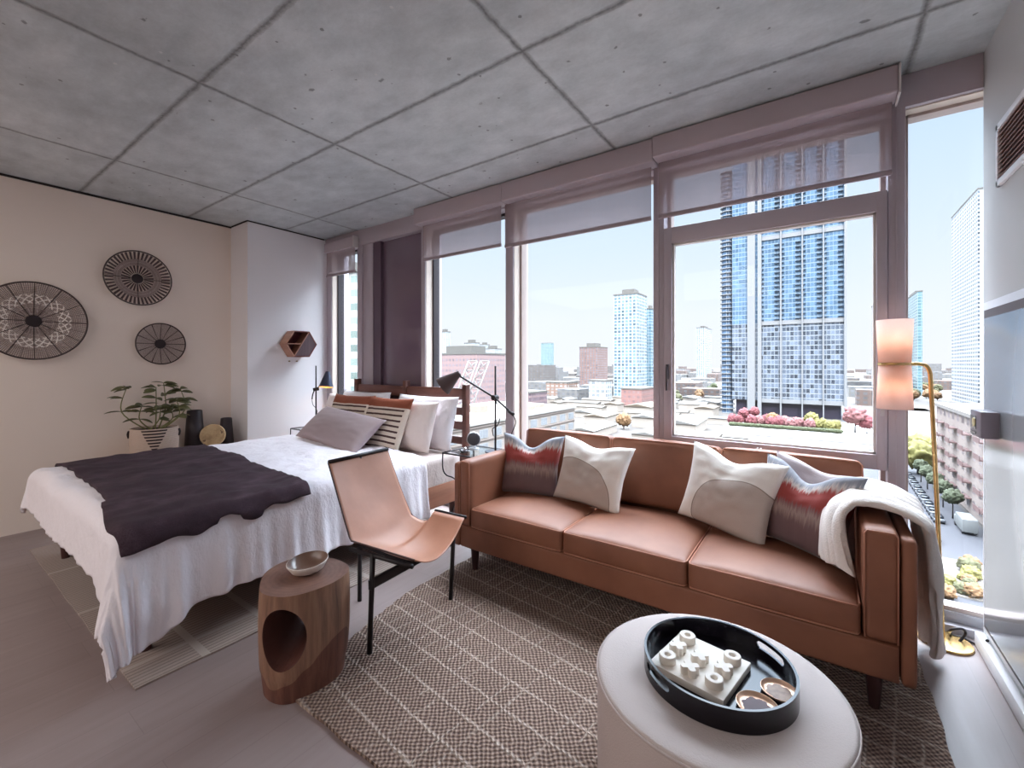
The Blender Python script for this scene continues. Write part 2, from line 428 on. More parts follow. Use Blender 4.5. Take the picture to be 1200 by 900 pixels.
def m_flatrug():
    t = NT('flatweave_rug_cloth'); co = t.coords(); sep = t.n('SeparateXYZ'); t.l(co, sep.inputs[0])
    x, y = sep.outputs[0], sep.outputs[1]
    def band(s, sp, wid, ph):
        f = t.math('ABSOLUTE', t.math('SUBTRACT', t.math('MODULO', t.math('ADD', t.math('DIVIDE', s, sp), 100.5 + ph), 1.0), .5))
        return t.math('LESS_THAN', t.math('MULTIPLY', f, sp), wid)
    rib = t.math('LESS_THAN', t.math('MODULO', t.math('ADD', t.math('DIVIDE', x, .026), 400), 1.0), .34)
    cross = t.math('MAXIMUM', band(y, .31, .018, .18), band(x, .8, .014, .23))
    rib = t.math('MULTIPLY', rib, t.math('SUBTRACT', 1.0, cross))
    w = t.noise(co, 260, 3, .7); big = t.noise(co, 2.2, 3)
    base = t.mix(w, lin((142, 126, 118)), lin((182, 168, 160)))
    base = t.mix(t.math('MULTIPLY', big, .3), base, lin((128, 110, 104)))
    col = t.mix(t.math('MULTIPLY', rib, .55), base, lin((98, 82, 78)))
    col = t.mix(t.math('MULTIPLY', cross, .35), col, lin((190, 178, 170)))
    return t.done(t.bsdf(col, .95, 0, t.bump(t.math('SUBTRACT', w, t.math('MULTIPLY', rib, 1.2)), .5, .004)))
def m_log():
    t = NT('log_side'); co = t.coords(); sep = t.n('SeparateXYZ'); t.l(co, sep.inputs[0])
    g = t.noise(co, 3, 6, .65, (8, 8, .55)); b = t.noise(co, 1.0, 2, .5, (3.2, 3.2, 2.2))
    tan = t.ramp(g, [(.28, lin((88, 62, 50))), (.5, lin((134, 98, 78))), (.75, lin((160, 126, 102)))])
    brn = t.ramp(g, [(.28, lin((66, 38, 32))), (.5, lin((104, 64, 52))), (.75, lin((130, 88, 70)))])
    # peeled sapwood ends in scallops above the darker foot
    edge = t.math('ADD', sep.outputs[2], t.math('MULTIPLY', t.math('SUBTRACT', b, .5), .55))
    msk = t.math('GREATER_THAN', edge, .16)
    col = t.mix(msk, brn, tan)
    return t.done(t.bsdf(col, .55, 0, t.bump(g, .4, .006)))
def m_logtop():
    t = NT('log_end_grain'); co = t.coords()
    w = t.n('TexWave'); w.wave_type = 'RINGS'; w.rings_direction = 'Z'; w.inputs['Scale'].default_value = 14; w.inputs['Distortion'].default_value = 2.5; w.inputs['Detail'].default_value = 3
    t.l(co, w.inputs[0]); n = t.noise(co, 12, 5, .7)
    col = t.ramp(t.math('ADD', t.math('MULTIPLY', w.outputs[1], .08), t.math('MULTIPLY', n, .7)), [(.2, lin((96, 66, 56))), (.5, lin((124, 90, 76))), (.8, lin((146, 114, 98)))])
    return t.done(t.bsdf(col, .5, 0, t.bump(n, .15, .003)))
def m_slice():
    t = NT('pale_log_slice'); co = t.coords()
    n = t.noise(co, 9, 5, .7); k = t.noise(co, 16, 2)
    col = t.ramp(n, [(.3, lin((150, 122, 88))), (.5, lin((190, 162, 122))), (.8, lin((206, 182, 146)))])
    col = t.mix(t.math('GREATER_THAN', k, .66), col, lin((110, 84, 62)))
    return t.done(t.bsdf(col, .6, 0, None))
def m_throwfur():
    t = NT('charcoal_fur'); co = t.coords()
    a = t.noise(co, 5, 5, .65, (1.3, .8, 1)); b = t.noise(co, 180, 4, .8)
    col = t.ramp(t.math('ADD', t.math('MULTIPLY', a, .7), t.math('MULTIPLY', b, .35)), [(.3, lin((38, 24, 33))), (.55, lin((66, 46, 57))), (.8, lin((104, 84, 94)))])
    return t.done(t.bsdf(col, .95, 0, t.bump(t.math('ADD', b, t.math('MULTIPLY', a, 1.2)), .8, .010)))
def m_weave(name, kind):
    """open wire weave of a wall basket: UV u = angle 0..1, v = radius 0..1; gaps are really open"""
    t = NT(name); uv = t.coords('UV'); sep = t.n('SeparateXYZ'); t.l(uv, sep.inputs[0]); u, v = sep.outputs[0], sep.outputs[1]
    def rad(n, w, twist=0.):
        a = t.math('ADD', t.math('MULTIPLY', u, n), t.math('MULTIPLY', v, twist)) if twist else t.math('MULTIPLY', u, n)
        return t.math('LESS_THAN', t.math('ABSOLUTE', t.math('SUBTRACT', t.math('MODULO', t.math('ADD', a, 200), 1.0), .5)), w)
    def ring(lo, hi): return t.math('MULTIPLY', t.math('GREATER_THAN', v, lo), t.math('LESS_THAN', v, hi))
    def rings(n, w): return t.math('LESS_THAN', t.math('MODULO', t.math('MULTIPLY', v, n), 1.0), w)
    mx = lambda *a: a[0] if len(a) == 1 else t.math('MAXIMUM', a[0], mx(*a[1:]))
    mul = lambda a, b: t.math('MULTIPLY', a, b)
    fine = mx(rad(150, .20), rings(30, .36))
    if kind == 0:
        lat = mul(ring(.46, .70), mx(rad(22, .11, 7), rad(22, .11, -7)))
        a = mx(fine, lat, rad(12, .02), mul(ring(.2, .34), rad(30, .3)))
        col = t.mix(lat, lin((136, 120, 116)), lin((232, 222, 214)))
    elif kind == 1:
        a = mx(mul(ring(.70, .97), rad(46, .27)), mul(ring(.48, .72), mx(fine, rings(40, .5))), mul(ring(.2, .48), rad(26, .30)), rad(4, .008))
        col = t.mix(ring(.48, .71), lin((78, 60, 60)), lin((140, 122, 118)))
    else:
        a = mx(fine, rad(8, .03))
        col = t.mix(rad(8, .03), lin((138, 122, 118)), lin((80, 64, 64)))
    d = t.bsdf(col, .7); tr = t.n('BsdfTransparent'); m = t.n('MixShader')
    t.l(a, m.inputs[0]); t.l(tr.outputs[0], m.inputs[1]); t.l(d.outputs[0], m.inputs[2])
    t.l(m.outputs[0], t.out.inputs[0]); return t.m
# ------------------------------------------------------------------ room shell
CEIL, WALLX, PILX, RIGHTX, WY = 2.95, -5.43, -5.03, 0.67, 3.12
GY = 3.25                      # glass line
BACKY = -4.2
mat_wall_l = simple('cream_paint', (234, 220, 208), .75, var=.03, scale=1.2, bump=.05, bscale=120)
mat_wall_w = simple('white_paint', (234, 231, 233), .6, var=.02, scale=1.2, bump=.04, bscale=120)
mat_wall_r = simple('pale_grey_paint', (196, 198, 198), .55, var=.03, scale=1.2, bump=.05, bscale=120)
mat_metal = simple('mauve_anodised_metal', (178, 168, 176), .45, .1, var=.04, scale=3)
mat_metal_d = simple('dark_gasket', (46, 38, 42), .6, var=.05)
mat_jamb = simple('pale_jamb_metal', (176, 160, 154), .45, .1, var=.04, scale=3)
mat_darkgap = simple('black_shadow_gap', (34, 28, 28), .8)
GLASS = m_glass()
def struct(name, bm, m, parent=None, **kw):
    return obj(name, bm, m, parent, kind=None if parent else 'structure', **kw)
struct('floor', box(B(), WALLX - .1, RIGHTX + .3, BACKY, 3.2, -.12, 0), m_floor(), smooth=False)
struct('ceiling', box(B(), WALLX - .3, RIGHTX + .3, BACKY - .1, 3.45, CEIL, CEIL + .3), m_ceiling(), smooth=False)
struct('wall_left', box(B(), WALLX - .25, WALLX, BACKY, 3.4, 0, CEIL), mat_wall_l, smooth=False)
bm = box(B(), WALLX, PILX, 2.215, 3.45, 0, CEIL - .012)
struct('wall_pillar', bm, mat_wall_w, smooth=False)
struct('wall_right', box(B(), RIGHTX, RIGHTX + .25, BACKY, 3.135, 0, CEIL), mat_wall_r, smooth=False)
struct('wall_back', box(B(), WALLX - .2, RIGHTX + .2, BACKY - .2, BACKY, 0, CEIL), mat_wall_l, smooth=False)
bm = B(); box(bm, WALLX - .001, WALLX + .012, BACKY, 2.22, CEIL - .018, CEIL - .001); box(bm, PILX - .4, PILX + .008, 2.206, 2.215, CEIL - .013, CEIL - .001); box(bm, PILX - .004, PILX + .010, 2.21, 3.1, CEIL - .013, CEIL - .001)
struct('trim_1', bm, mat_darkgap, smooth=False)
# header beam and curb of the window wall
bm = B(); box(bm, PILX, RIGHTX - .001, WY, 3.36, 2.775, CEIL, .004); box(bm, RIGHTX - .001, RIGHTX + .30, 3.136, 3.36, 2.775, CEIL)
struct('trim_2', bm, mat_metal, auto=30)
bm = B(); box(bm, -4.36, RIGHTX + .30, 3.17, 3.36, -.1, .045, .004); box(bm, PILX, -4.36, 3.17, 3.36, -.1, .045, .004); box(bm, PILX, RIGHTX + .30, 3.21, 3.33, .045, .10, .004)
struct('trim_3', bm, simple('grey_curb_metal', (150, 146, 150), .4, .3), auto=30)
# mullion posts between the windows (room face at WY)
def post(bm, x0, x1, y0=WY, y1=3.36): box(bm, x0, x1, y0, y1, .0, 2.78, .004)
bm = B()
for a, b in ((-4.385, -4.30), (-3.325, -3.265), (-2.262, -2.178), (-.965, -.89), (.305, .378)): post(bm, a, b)
post(bm, RIGHTX + .25, RIGHTX + .32, 3.08, 3.36); post(bm, -4.30, -4.13, 3.14, 3.36); post(bm, PILX, PILX + .10, 3.14)
for a in (-.928, .343): box(bm, a - .004, a + .004, WY - .006, WY + .01, .1, 2.77)
struct('trim_4', bm, mat_metal, auto=30)
# panes and frames
def window(n, x0, x1, z0=.10, z1=2.775, jamb=None, inset=.022):
    bm = B()
    box(bm, x0, x0 + inset, GY - .03, GY + .05, z0, z1); box(bm, x1 - inset, x1, GY - .03, GY + .05, z0, z1)
    box(bm, x0, x1, GY - .03, GY + .05, z0, z0 + inset); box(bm, x0, x1, GY - .03, GY + .05, z1 - inset, z1)
    w = struct(f'window_{n}', bm, mat_jamb if jamb is None else jamb, smooth=False)
    obj('pane', box(B(), x0 + inset, x1 - inset, GY - .004, GY + .004, z0 + inset, z1 - inset), GLASS, w, smooth=False)
    return w
window(1, PILX + .10, -4.385, jamb=mat_metal_d)
window(2, -3.265, -2.262, jamb=mat_metal_d)
window(3, -2.178, -.965)
w4 = window(4, -.89, .305)
window(5, .378, RIGHTX + .26)
# reveals on the mullions' window sides, painted pale as if lit by sky
bm = B()
for a in (-3.265, -2.178): box(bm, a - .001, a + .004, WY + .012, GY - .03, .1, 2.77)
box(bm, PILX + .10, PILX + .106, WY + .03, GY - .03, .1, 2.77)
box(bm, .378, RIGHTX + .25, WY + .03, GY - .03, 2.769, 2.776)
struct('trim_5', bm, simple('skylit_reveal', (222, 208, 196), .5), smooth=False)
# operable sash of window 4
so, si = (-.885, .302, .824, 2.345), (-.832, .256, .905, 2.235)
bm = B(); Y0, Y1 = 3.098, 3.20
box(bm, so[0], si[0], Y0, Y1, so[2], so[3], .004); box(bm, si[1], so[1], Y0, Y1, so[2], so[3], .004)
box(bm, si[0] - .003, si[1] + .003, Y0 + .001, Y1, so[2], si[2], .004); box(bm, si[0] - .003, si[1] + .003, Y0 + .001, Y1, si[3], so[3], .004)
sash = obj('sash', bm, mat_metal, w4, auto=30)
bm = B(); t_ = .012
box(bm, si[0], si[0] + t_, Y0 + .02, Y0 + .06, si[2], si[3]); box(bm, si[1] - t_, si[1], Y0 + .02, Y0 + .06, si[2], si[3]); box(bm, si[0], si[1], Y0 + .02, Y0 + .06, si[2], si[2] + t_); box(bm, si[0], si[1], Y0 + .02, Y0 + .06, si[3] - t_, si[3])
obj('glazing_bead', bm, simple('pale_bead', (205, 196, 192), .4), sash, smooth=False)
bm = B(); box(bm, -.865, -.848, 3.07, 3.098, 1.30, 1.40, .004); box(bm, -.862, -.851, 3.055, 3.075, 1.22, 1.385, .004)
obj('sash_handle', bm, simple('dark_handle', (60, 52, 56), .35, .6), sash, auto=30)
bm = B(); box(bm, -.40, -.19, 3.085, 3.099, .86, .872, .003); box(bm, -.318, -.306, 3.075, 3.099, .845, .885, .003); box(bm, -.300, -.288, 3.075, 3.099, .845, .885, .003)
obj('latch_bar', bm, simple('bright_latch', (190, 184, 184), .3, .7), sash, auto=30)
bm = B(); box(bm, .272, .288, 3.085, 3.099, 1.12, 1.22, .003)
obj('latch_plate', bm, MATS['bright_latch'], sash, auto=30)
# dark lacquered panel that closes the bay behind the bed
t = NT('dark_plum_spandrel_glass'); b_ = t.bsdf(t.mix(t.noise(t.coords(), 1.5, 2), lin((108, 90, 106)), lin((118, 100, 116))), .06, 0, None, Coat_Weight=1.0, Coat_Roughness=.03); PLUM = t.done(b_)
bm = B(); box(bm, -4.13, -3.325, 3.19, 3.30, .05, 2.775)
pn = struct('trim_6', bm, PLUM, smooth=False)
bm = B(); box(bm, -4.13, -4.00, 3.15, 3.19, .05, 2.775)
obj('panel_edge', bm, simple('deep_plum_edge', (92, 74, 88), .4), pn, smooth=False)

# ------------------------------------------------------------------ roller blinds
BLIND = m_blind()
mat_case = simple('mauve_cassette', (178, 166, 172), .5, .05, var=.04, scale=3)
mat_bar = simple('mauve_hem_bar', (158, 144, 150), .5, .05)
mat_capw = simple('white_end_cap', (206, 200, 198), .4)
def blind(x0, x1, zbot, ztop, label, cy0, cz0, endcap=None, casx=None, zc1=None):
    cx0, cx1 = casx or (x0, x1); zc1 = zc1 or CEIL - .006
    r = thing('roller_blind', label, 'window blind', ((x0 + x1) / 2, 3.06, zbot), 'roller blinds along the window wall')
    obj('cassette', box(B(), cx0, cx1, cy0, 3.119, cz0, zc1, .012, 3), mat_case, r, auto=35)
    fb = B(); grid(fb, lambda u, v: Vector((x0 + (x1 - x0) * u, 3.075, zbot + .02 + (cz0 + .01 - zbot - .02) * v)), 40, 4)
    obj('fabric', fb, BLIND, r)
    obj('hem_bar', box(B(), x0, x1, 3.066, 3.084, zbot, zbot + .030, .006, 2), mat_bar, r, auto=35)
    if endcap is not None:
        c = B(); box(c, cx1 - .001, cx1 + .008, cy0 - .004, 3.118, cz0 - .012, zc1, .003); obj('end_cap', c, mat_capw, r, auto=35)
    return r
blind(-4.93, -4.36, 2.46, 2.8, 'short narrow roller blind beside the white pillar, left of the dark panel', 3.05, 2.755, 1, casx=(-4.95, -4.365), zc1=2.875)
blind(-3.25, -2.275, 2.43, 2.8, 'mauve roller blind over the window just right of the dark panel', 2.99, 2.785, casx=(-3.30, -2.215))
blind(-2.235, -.965, 2.41, 2.8, 'mauve roller blind over the wide pane with open skyline, left of the sash window', 2.99, 2.785, casx=(-2.215, -.928))
blind(-.915, .318, 2.41, 2.8, 'widest mauve roller blind, above the opening sash window, with white end cap', 2.97, 2.80, 1, casx=(-.928, .335))

# ------------------------------------------------------------------ right wall: grille, access door, controller
vg = thing('air_vent_grille', 'white framed air grille with dark slanted louvres high on the right wall', 'air vent', (RIGHTX, 2.65, 2.35))
bm = B(); y0, y1, z0, z1, fw = 2.33, 2.885, 2.20, 2.48, .028
box(bm, RIGHTX - .016, RIGHTX, y0, y0 + fw, z0, z1, .003); box(bm, RIGHTX - .016, RIGHTX, y1 - fw, y1, z0, z1, .003)
box(bm, RIGHTX - .016, RIGHTX, y0, y1, z0, z0 + fw, .003); box(bm, RIGHTX - .016, RIGHTX, y0, y1, z1 - fw, z1, .003)
obj('frame', bm, simple('white_enamel', (232, 232, 236), .35), vg, auto=35)
bm = B(); box(bm, RIGHTX - .002, RIGHTX, y0 + fw, y1 - fw, z0 + fw, z1 - fw); obj('backing', bm, simple('dark_duct', (48, 34, 36), .8), vg, smooth=False)
bm = B(); n = 11
for i in range(n):
    z = z0 + fw + (i + .5) * (z1 - z0 - 2 * fw) / n
    box(bm, -.008, .008, y0 + fw, y1 - fw, -.0015, .0015, M=Matrix.Translation((RIGHTX - .009, 0, z)) @ Matrix.Rotation(-.55, 4, 'Y'))
obj('louvres', bm, simple('rosy_louvre', (150, 116, 112), .5), vg, smooth=False)
dw = struct('door_1', box(B(), RIGHTX - .012, RIGHTX, 1.2, 3.085, .10, 1.70, .003), simple('white_door_frame', (222, 222, 226), .35), auto=35)
t = NT('satin_steel_door'); co = t.coords(); nz = t.noise(co, 2, 3, .5, (1, 1, .25))
STEEL = t.done(t.bsdf(t.mix(nz, lin((170, 172, 176)), lin((190, 192, 196))), .16, .35, None))
obj('gasket', box(B(), RIGHTX - .016, RIGHTX - .010, 1.24, 3.05, .13, 1.660), simple('purple_grey_gasket', (92, 82, 88), .5), dw, smooth=False)
obj('door_panel', box(B(), RIGHTX - .024, RIGHTX - .012, 1.27, 3.015, .155, 1.620, .004), STEEL, dw, auto=35)
struct('baseboard_right', box(B(), RIGHTX - .035, RIGHTX, BACKY, 3.12, 0, .07, .006), simple('white_baseboard', (220, 218, 220), .4), auto=35)
tc = thing('thermostat', 'grey boxy wall controller with small yellowish screen on the steel door', 'thermostat', (RIGHTX - .024, 2.86, 1.12))
obj('housing', box(B(), RIGHTX - .085, RIGHTX - .0245, 2.78, 2.945, 1.07, 1.19, .006), simple('grey_housing', (120, 112, 122), .4), tc, auto=35)
sc = obj('screen', box(B(), RIGHTX - .087, RIGHTX - .084, 2.845, 2.925, 1.105, 1.165), simple('dark_screen', (52, 44, 48), .2), tc, smooth=False)
bm = B(); lathe(bm, [(0, .0), (.020, .0), (.020, .002), (0, .002)], seg=20, M=Matrix.Translation((RIGHTX - .087, 2.872, 1.135)) @ Matrix.Rotation(-PI / 2, 4, 'Y'))
obj('dial_mark', bm, simple('yellow_dial', (206, 192, 132), .4), sc, smooth=False)
obj('button_strip', box(B(), RIGHTX - .087, RIGHTX - .084, 2.85, 2.93, 1.082, 1.092), MATS['dark_screen'], tc, smooth=False)

# ------------------------------------------------------------------ rugs
JUTE, FLAT = m_jute(), m_flatrug()
def poly_slab(bm, pts, z0, z1, sub=0):
    a = [bm.verts.new((x, y, z0)) for x, y in pts]; b = [bm.verts.new((x, y, z1)) for x, y in pts]; n = len(pts)
    bm.faces.new(a[::-1]); bm.faces.new(b)
    for i in range(n): bm.faces.new((a[i], a[(i + 1) % n], b[(i + 1) % n], b[i]))
    return bm
def wavy(p, q, n, amp, ph):
    out = []
    for i in range(n):
        t = i / n; x, y = p[0] + (q[0] - p[0]) * t, p[1] + (q[1] - p[1]) * t
        d = Vector((q[0] - p[0], q[1] - p[1])).normalized(); k = amp * (math.sin(t * 23 + ph) * .6 + math.sin(t * 61 + ph * 2) * .4) * min(1, 8 * t, 8 * (1 - t))
        out.append((x - d.y * k, y + d.x * k))
    return out
cs = [(-1.83, .965), (.385, .99), (.385, 2.98), (-2.05, 2.98), (-2.05, 1.80), (-1.985, 1.5)]
pts = []
for i in range(len(cs)): pts += wavy(cs[i], cs[(i + 1) % len(cs)], 40, .006, i)
o = obj('jute_rug', poly_slab(B(), pts, .0005, .014), JUTE, smooth=False); tag(o, 'chunky brown woven jute rug under the sofa and round ottoman', 'rug')
cs = [(-4.86, .606), (-2.40, .606), (-2.40, 3.05), (-4.86, 3.05)]
pts = []
for i in range(4): pts += wavy(cs[i], cs[(i + 1) % 4], 30, .003, i)
o = obj('flatweave_rug', poly_slab(B(), pts, .0005, .009), FLAT, smooth=False); tag(o, 'flat grey ribbed rug with pale cross bands under the bed', 'rug')

# ------------------------------------------------------------------ bed
WALNUT = m_wood('red_walnut', (122, 74, 60), (78, 44, 38), 0, 6, .42, 10)
WALNUT_V = m_wood('dark_walnut_leg', (84, 46, 42), (52, 28, 28), 2, 6, .42, 10)
BX0, BX1, BY0, BY1 = -4.50, -2.62, .66, 2.93
bed = thing('platform_bed', 'reddish walnut bed frame with open slatted headboard by the dark window panel', 'bed', ((BX0 + BX1) / 2, 1.8, 0))
bm = B()
obj('side_rail', box(B(), BX1 - .035, BX1, BY0, 2.99, .20, .385, .006), m_wood('tan_walnut_rail', (176, 120, 92), (140, 88, 66), 1, 6, .45, 10), bed, auto=35)
obj('side_rail', box(B(), BX0, BX0 + .035, BY0, 2.99, .20, .385, .006), MATS['tan_walnut_rail'], bed, auto=35)
obj('foot_rail', box(B(), BX0 + .035, BX1 - .035, BY0, BY0 + .035, .20, .385, .006), MATS['tan_walnut_rail'], bed, auto=35)
obj('slat_base', box(B(), BX0 + .03, BX1 - .03, BY0 + .03, 2.96, .30, .345), WALNUT, bed, smooth=False)
for x, y in ((-4.44, .73), (-2.69, .72), (-4.44, 2.90), (-2.69, 2.90)):
    obj('leg', cyl(B(), (x, y, .0), (x, y, .30), .022, .040, 16), WALNUT_V, bed, auto=40)
hb = B(); HY = 3.035
for x0, x1, zt in ((-4.285, -4.225, 1.24), (-2.672, -2.622, 1.215), (-3.475, -3.425, 1.235)):
    obj('headboard_post', box(B(), x0, x1, HY - .03, HY + .03, 0.0 if x1 != -3.425 else .3, zt, .006), WALNUT, bed, auto=35)
for z0, z1 in ((1.075, 1.18), (.93, 1.005), (.80, .875), (.665, .735), (.50, .60)):
    obj('headboard_slat', box(B(), -4.24, -2.65, HY - .018, HY + .014, z0, z1, .005), WALNUT, bed, auto=35)
mt = obj('mattress', cushion(B(), BX0 + .03, BX1 - .004, BY0 + .04, 2.955, .346, .615, .05, .01, 14, .0), m_linen('mattress_cotton', (222, 206, 200)))
tag(mt, 'cream mattress on the walnut bed, bare beside the nightstand with the round speaker', 'mattress')

# duvet: a flat cloth laid over the mattress box; (a, b) are cloth coordinates measured on the bed top
DX0, DX1, DY0, DYH, DZ = -4.53, -2.60, .64, 2.48, .662
def duvet_pt(a, b, off=0.):
    ex = a - DX1 if a > DX1 else (a - DX0 if a < DX0 else 0.)
    ey = b - DY0 if b < DY0 else 0.
    r = math.hypot(ex, ey)
    hyp = r
    if ex and ey: r = (abs(ex) ** 5 + abs(ey) ** 5) ** .2     # the loose corner hangs as a broad bell
    cx, cy = min(max(a, DX0), DX1), max(b, DY0)
    puff = .020 * noise.noise(Vector((a * 1.8, b * 1.8, 3.1))) + .016 * noise.noise(Vector((a * 5.5, b * 4.2, 8.))) + .009 * noise.noise(Vector((a * 13, b * 9, 1.)))
    lng = abs(noise.noise(Vector((a * 3.0, b * 7.0, 5.5)))) * .022
    # crown towards the middle, rounding down at the edges
    mx = max(0, 1 - ((a - (DX0 + DX1) / 2) / ((DX1 - DX0) / 2)) ** 6) if ex == 0 else 0
    z = DZ + puff * .9 + .012 * mx - lng * .5
    if r < 1e-6: return Vector((a, b, z + off))
    dx, dy = ex / hyp, ey / hyp
    R = .075                                   # roll-over radius
    arc = R * PI / 2
    if r < arc:
        th = r / R; h = R * math.sin(th); d = R * (1 - math.cos(th))
    else:
        h = R; d = R + (r - arc)
    # folds that deepen towards the hem
    along = b if abs(dx) > abs(dy) else a
    ang = math.atan2(dy, dx)
    k = max(0, min(1, (d - .05) / .34))
    f1 = math.sin(along * 34 + 2.2 * noise.noise(Vector((along * 2.2, 1, 4))) + ang * 4) * .6 + math.sin(along * 71 + 3 * noise.noise(Vector((along * 3, 7, 2)))) * .35 + noise.noise(Vector((along * 5, d * 3, 9))) * .8
    amp = .020 if abs(dx) > abs(dy) else .007
    out = h + k * (amp * f1 + .02) + .16 * d * (abs(dx * dy) * 2)
    if dx > .7: out += k * .015
    if z - d < .028: out += (.028 - z + d) * .8; d = z - .028
    return Vector((cx + dx * out + off * dx, cy + dy * out + off * dy, z - d + off * (1 if r < arc else .0)))
def duvet_hem_x(b):    # cloth length beyond the right edge
    q = max(0, min(1, (b - .68) / .20)); return .475 + .115 * (1 - q * q * (3 - 2 * q)) + .02 * math.sin(b * 3.1) + .03 * noise.noise(Vector((b * 2.5, 3, 0)))
def duvet_uv(u, v):
    q = max(0, min(1, (u - .70) / .14)); b0 = DY0 - .33 - .135 * q * q * (3 - 2 * q) + .012 * math.sin(u * 14)
    a0 = DX0 - .27 - .02 * math.sin(v * 9); b = b0 + v * (DYH + .06 * math.sin(u * 5) - b0)
    a1 = DX1 + duvet_hem_x(b)
    a = a0 + u * (a1 - a0)
    return a, b
bm = B(); grid(bm, lambda u, v: duvet_pt(*duvet_uv(u, v)), 200, 190)
dv = obj('duvet', bm, m_linen('white_washed_cotton', (236, 230, 236)), solid=.022)
tag(dv, 'rumpled white duvet draped over the bed, hanging to the floor at the near corner', 'duvet')
# fur throw lying over the duvet
tc_ = [(-4.60, .60), (-2.52, .60), (-2.42, 1.52), (-4.50, 1.66)]
def throw_uv(u, v):
    # corners in cloth coordinates: foot-left, foot-right (hangs), head-right (hangs), head-left
    A, Bq, Cq, D = Vector((-4.62, .70)), Vector((-2.46, .56)), Vector((-2.50, 1.46)), Vector((-4.50, 1.62))
    p = A.lerp(Bq, u).lerp(D.lerp(Cq, u), v)
    p.y += .05 * math.sin(u * PI) * (1 - v) * 1.2 + .02 * noise.noise(Vector((u * 5, v, 3))) * (1 - v)
    p.x += .025 * noise.noise(Vector((v * 7, u * 2, 5))) * u
    p.y += .02 * noise.noise(Vector((u * 6, 2, 8))) * v
    return p.x, p.y
bm = B(); grid(bm, lambda u, v: duvet_pt(*throw_uv(u, v), off=.022 + .006 * noise.noise(Vector((u * 9, v * 9, 2)))), 130, 70)
th = obj('fur_throw', bm, m_throwfur(), solid=.018)
tag(th, 'charcoal plush throw spread across the foot of the white bed', 'throw blanket')

# bed pillows
WHITE1 = m_linen('white_pillow_cotton', (240, 236, 240)); WHITE2 = m_linen('blush_pillow_cotton', (240, 228, 224))
STRIPE = m_stripes(); LUMB = m_fabric('grey_lumbar_cloth', (166, 150, 152), .05, 380, .3)
pillow_thing('bed_pillow', 'rearmost white bed pillow beside the small round speaker, against the headboard', 'pillow', WHITE1, .80, .49, .20, (-3.05, 2.83, .63), 0, 14, seed=2, pinch=.05, wr=.014)
pillow_thing('bed_pillow', 'rearmost white bed pillow towards the pillar, mostly hidden behind striped cushions', 'pillow', WHITE1, .80, .50, .20, (-3.98, 2.83, .63), 0, 14, seed=5, pinch=.06, wr=.014)
pillow_thing('bed_pillow', 'blush white bed pillow right behind the striped cushion nearest the leather chair', 'pillow', WHITE2, .80, .45, .19, (-3.14, 2.66, .63), 0, 16, seed=8, pinch=.05, wr=.014)
pillow_thing('bed_pillow', 'blush white bed pillow behind the striped cushion nearest the pillar and its lamp', 'pillow', WHITE2, .80, .47, .19, (-4.06, 2.69, .63), 0, 16, seed=11, pinch=.05, wr=.014)
pillow_thing('striped_cushion', 'cream cushion with dark stripes and rust top band, nearer the leather chair', 'cushion', STRIPE, .60, .50, .13, (-3.25, 2.50, .63), 0, 22, seed=14, group='striped bed cushions', wr=.008)
pillow_thing('striped_cushion', 'cream cushion with dark stripes and rust top band, nearer the white pillar', 'cushion', STRIPE, .62, .50, .13, (-3.84, 2.53, .63), 3, 22, seed=17, group='striped bed cushions', wr=.010)
pillow_thing('lumbar_cushion', 'long plain grey lumbar cushion at the front of the bed pillows', 'cushion', LUMB, 1.16, .42, .18, (-3.74, 2.28, .655), -4, 48, roll=4, seed=20, pinch=.05, wr=.006)
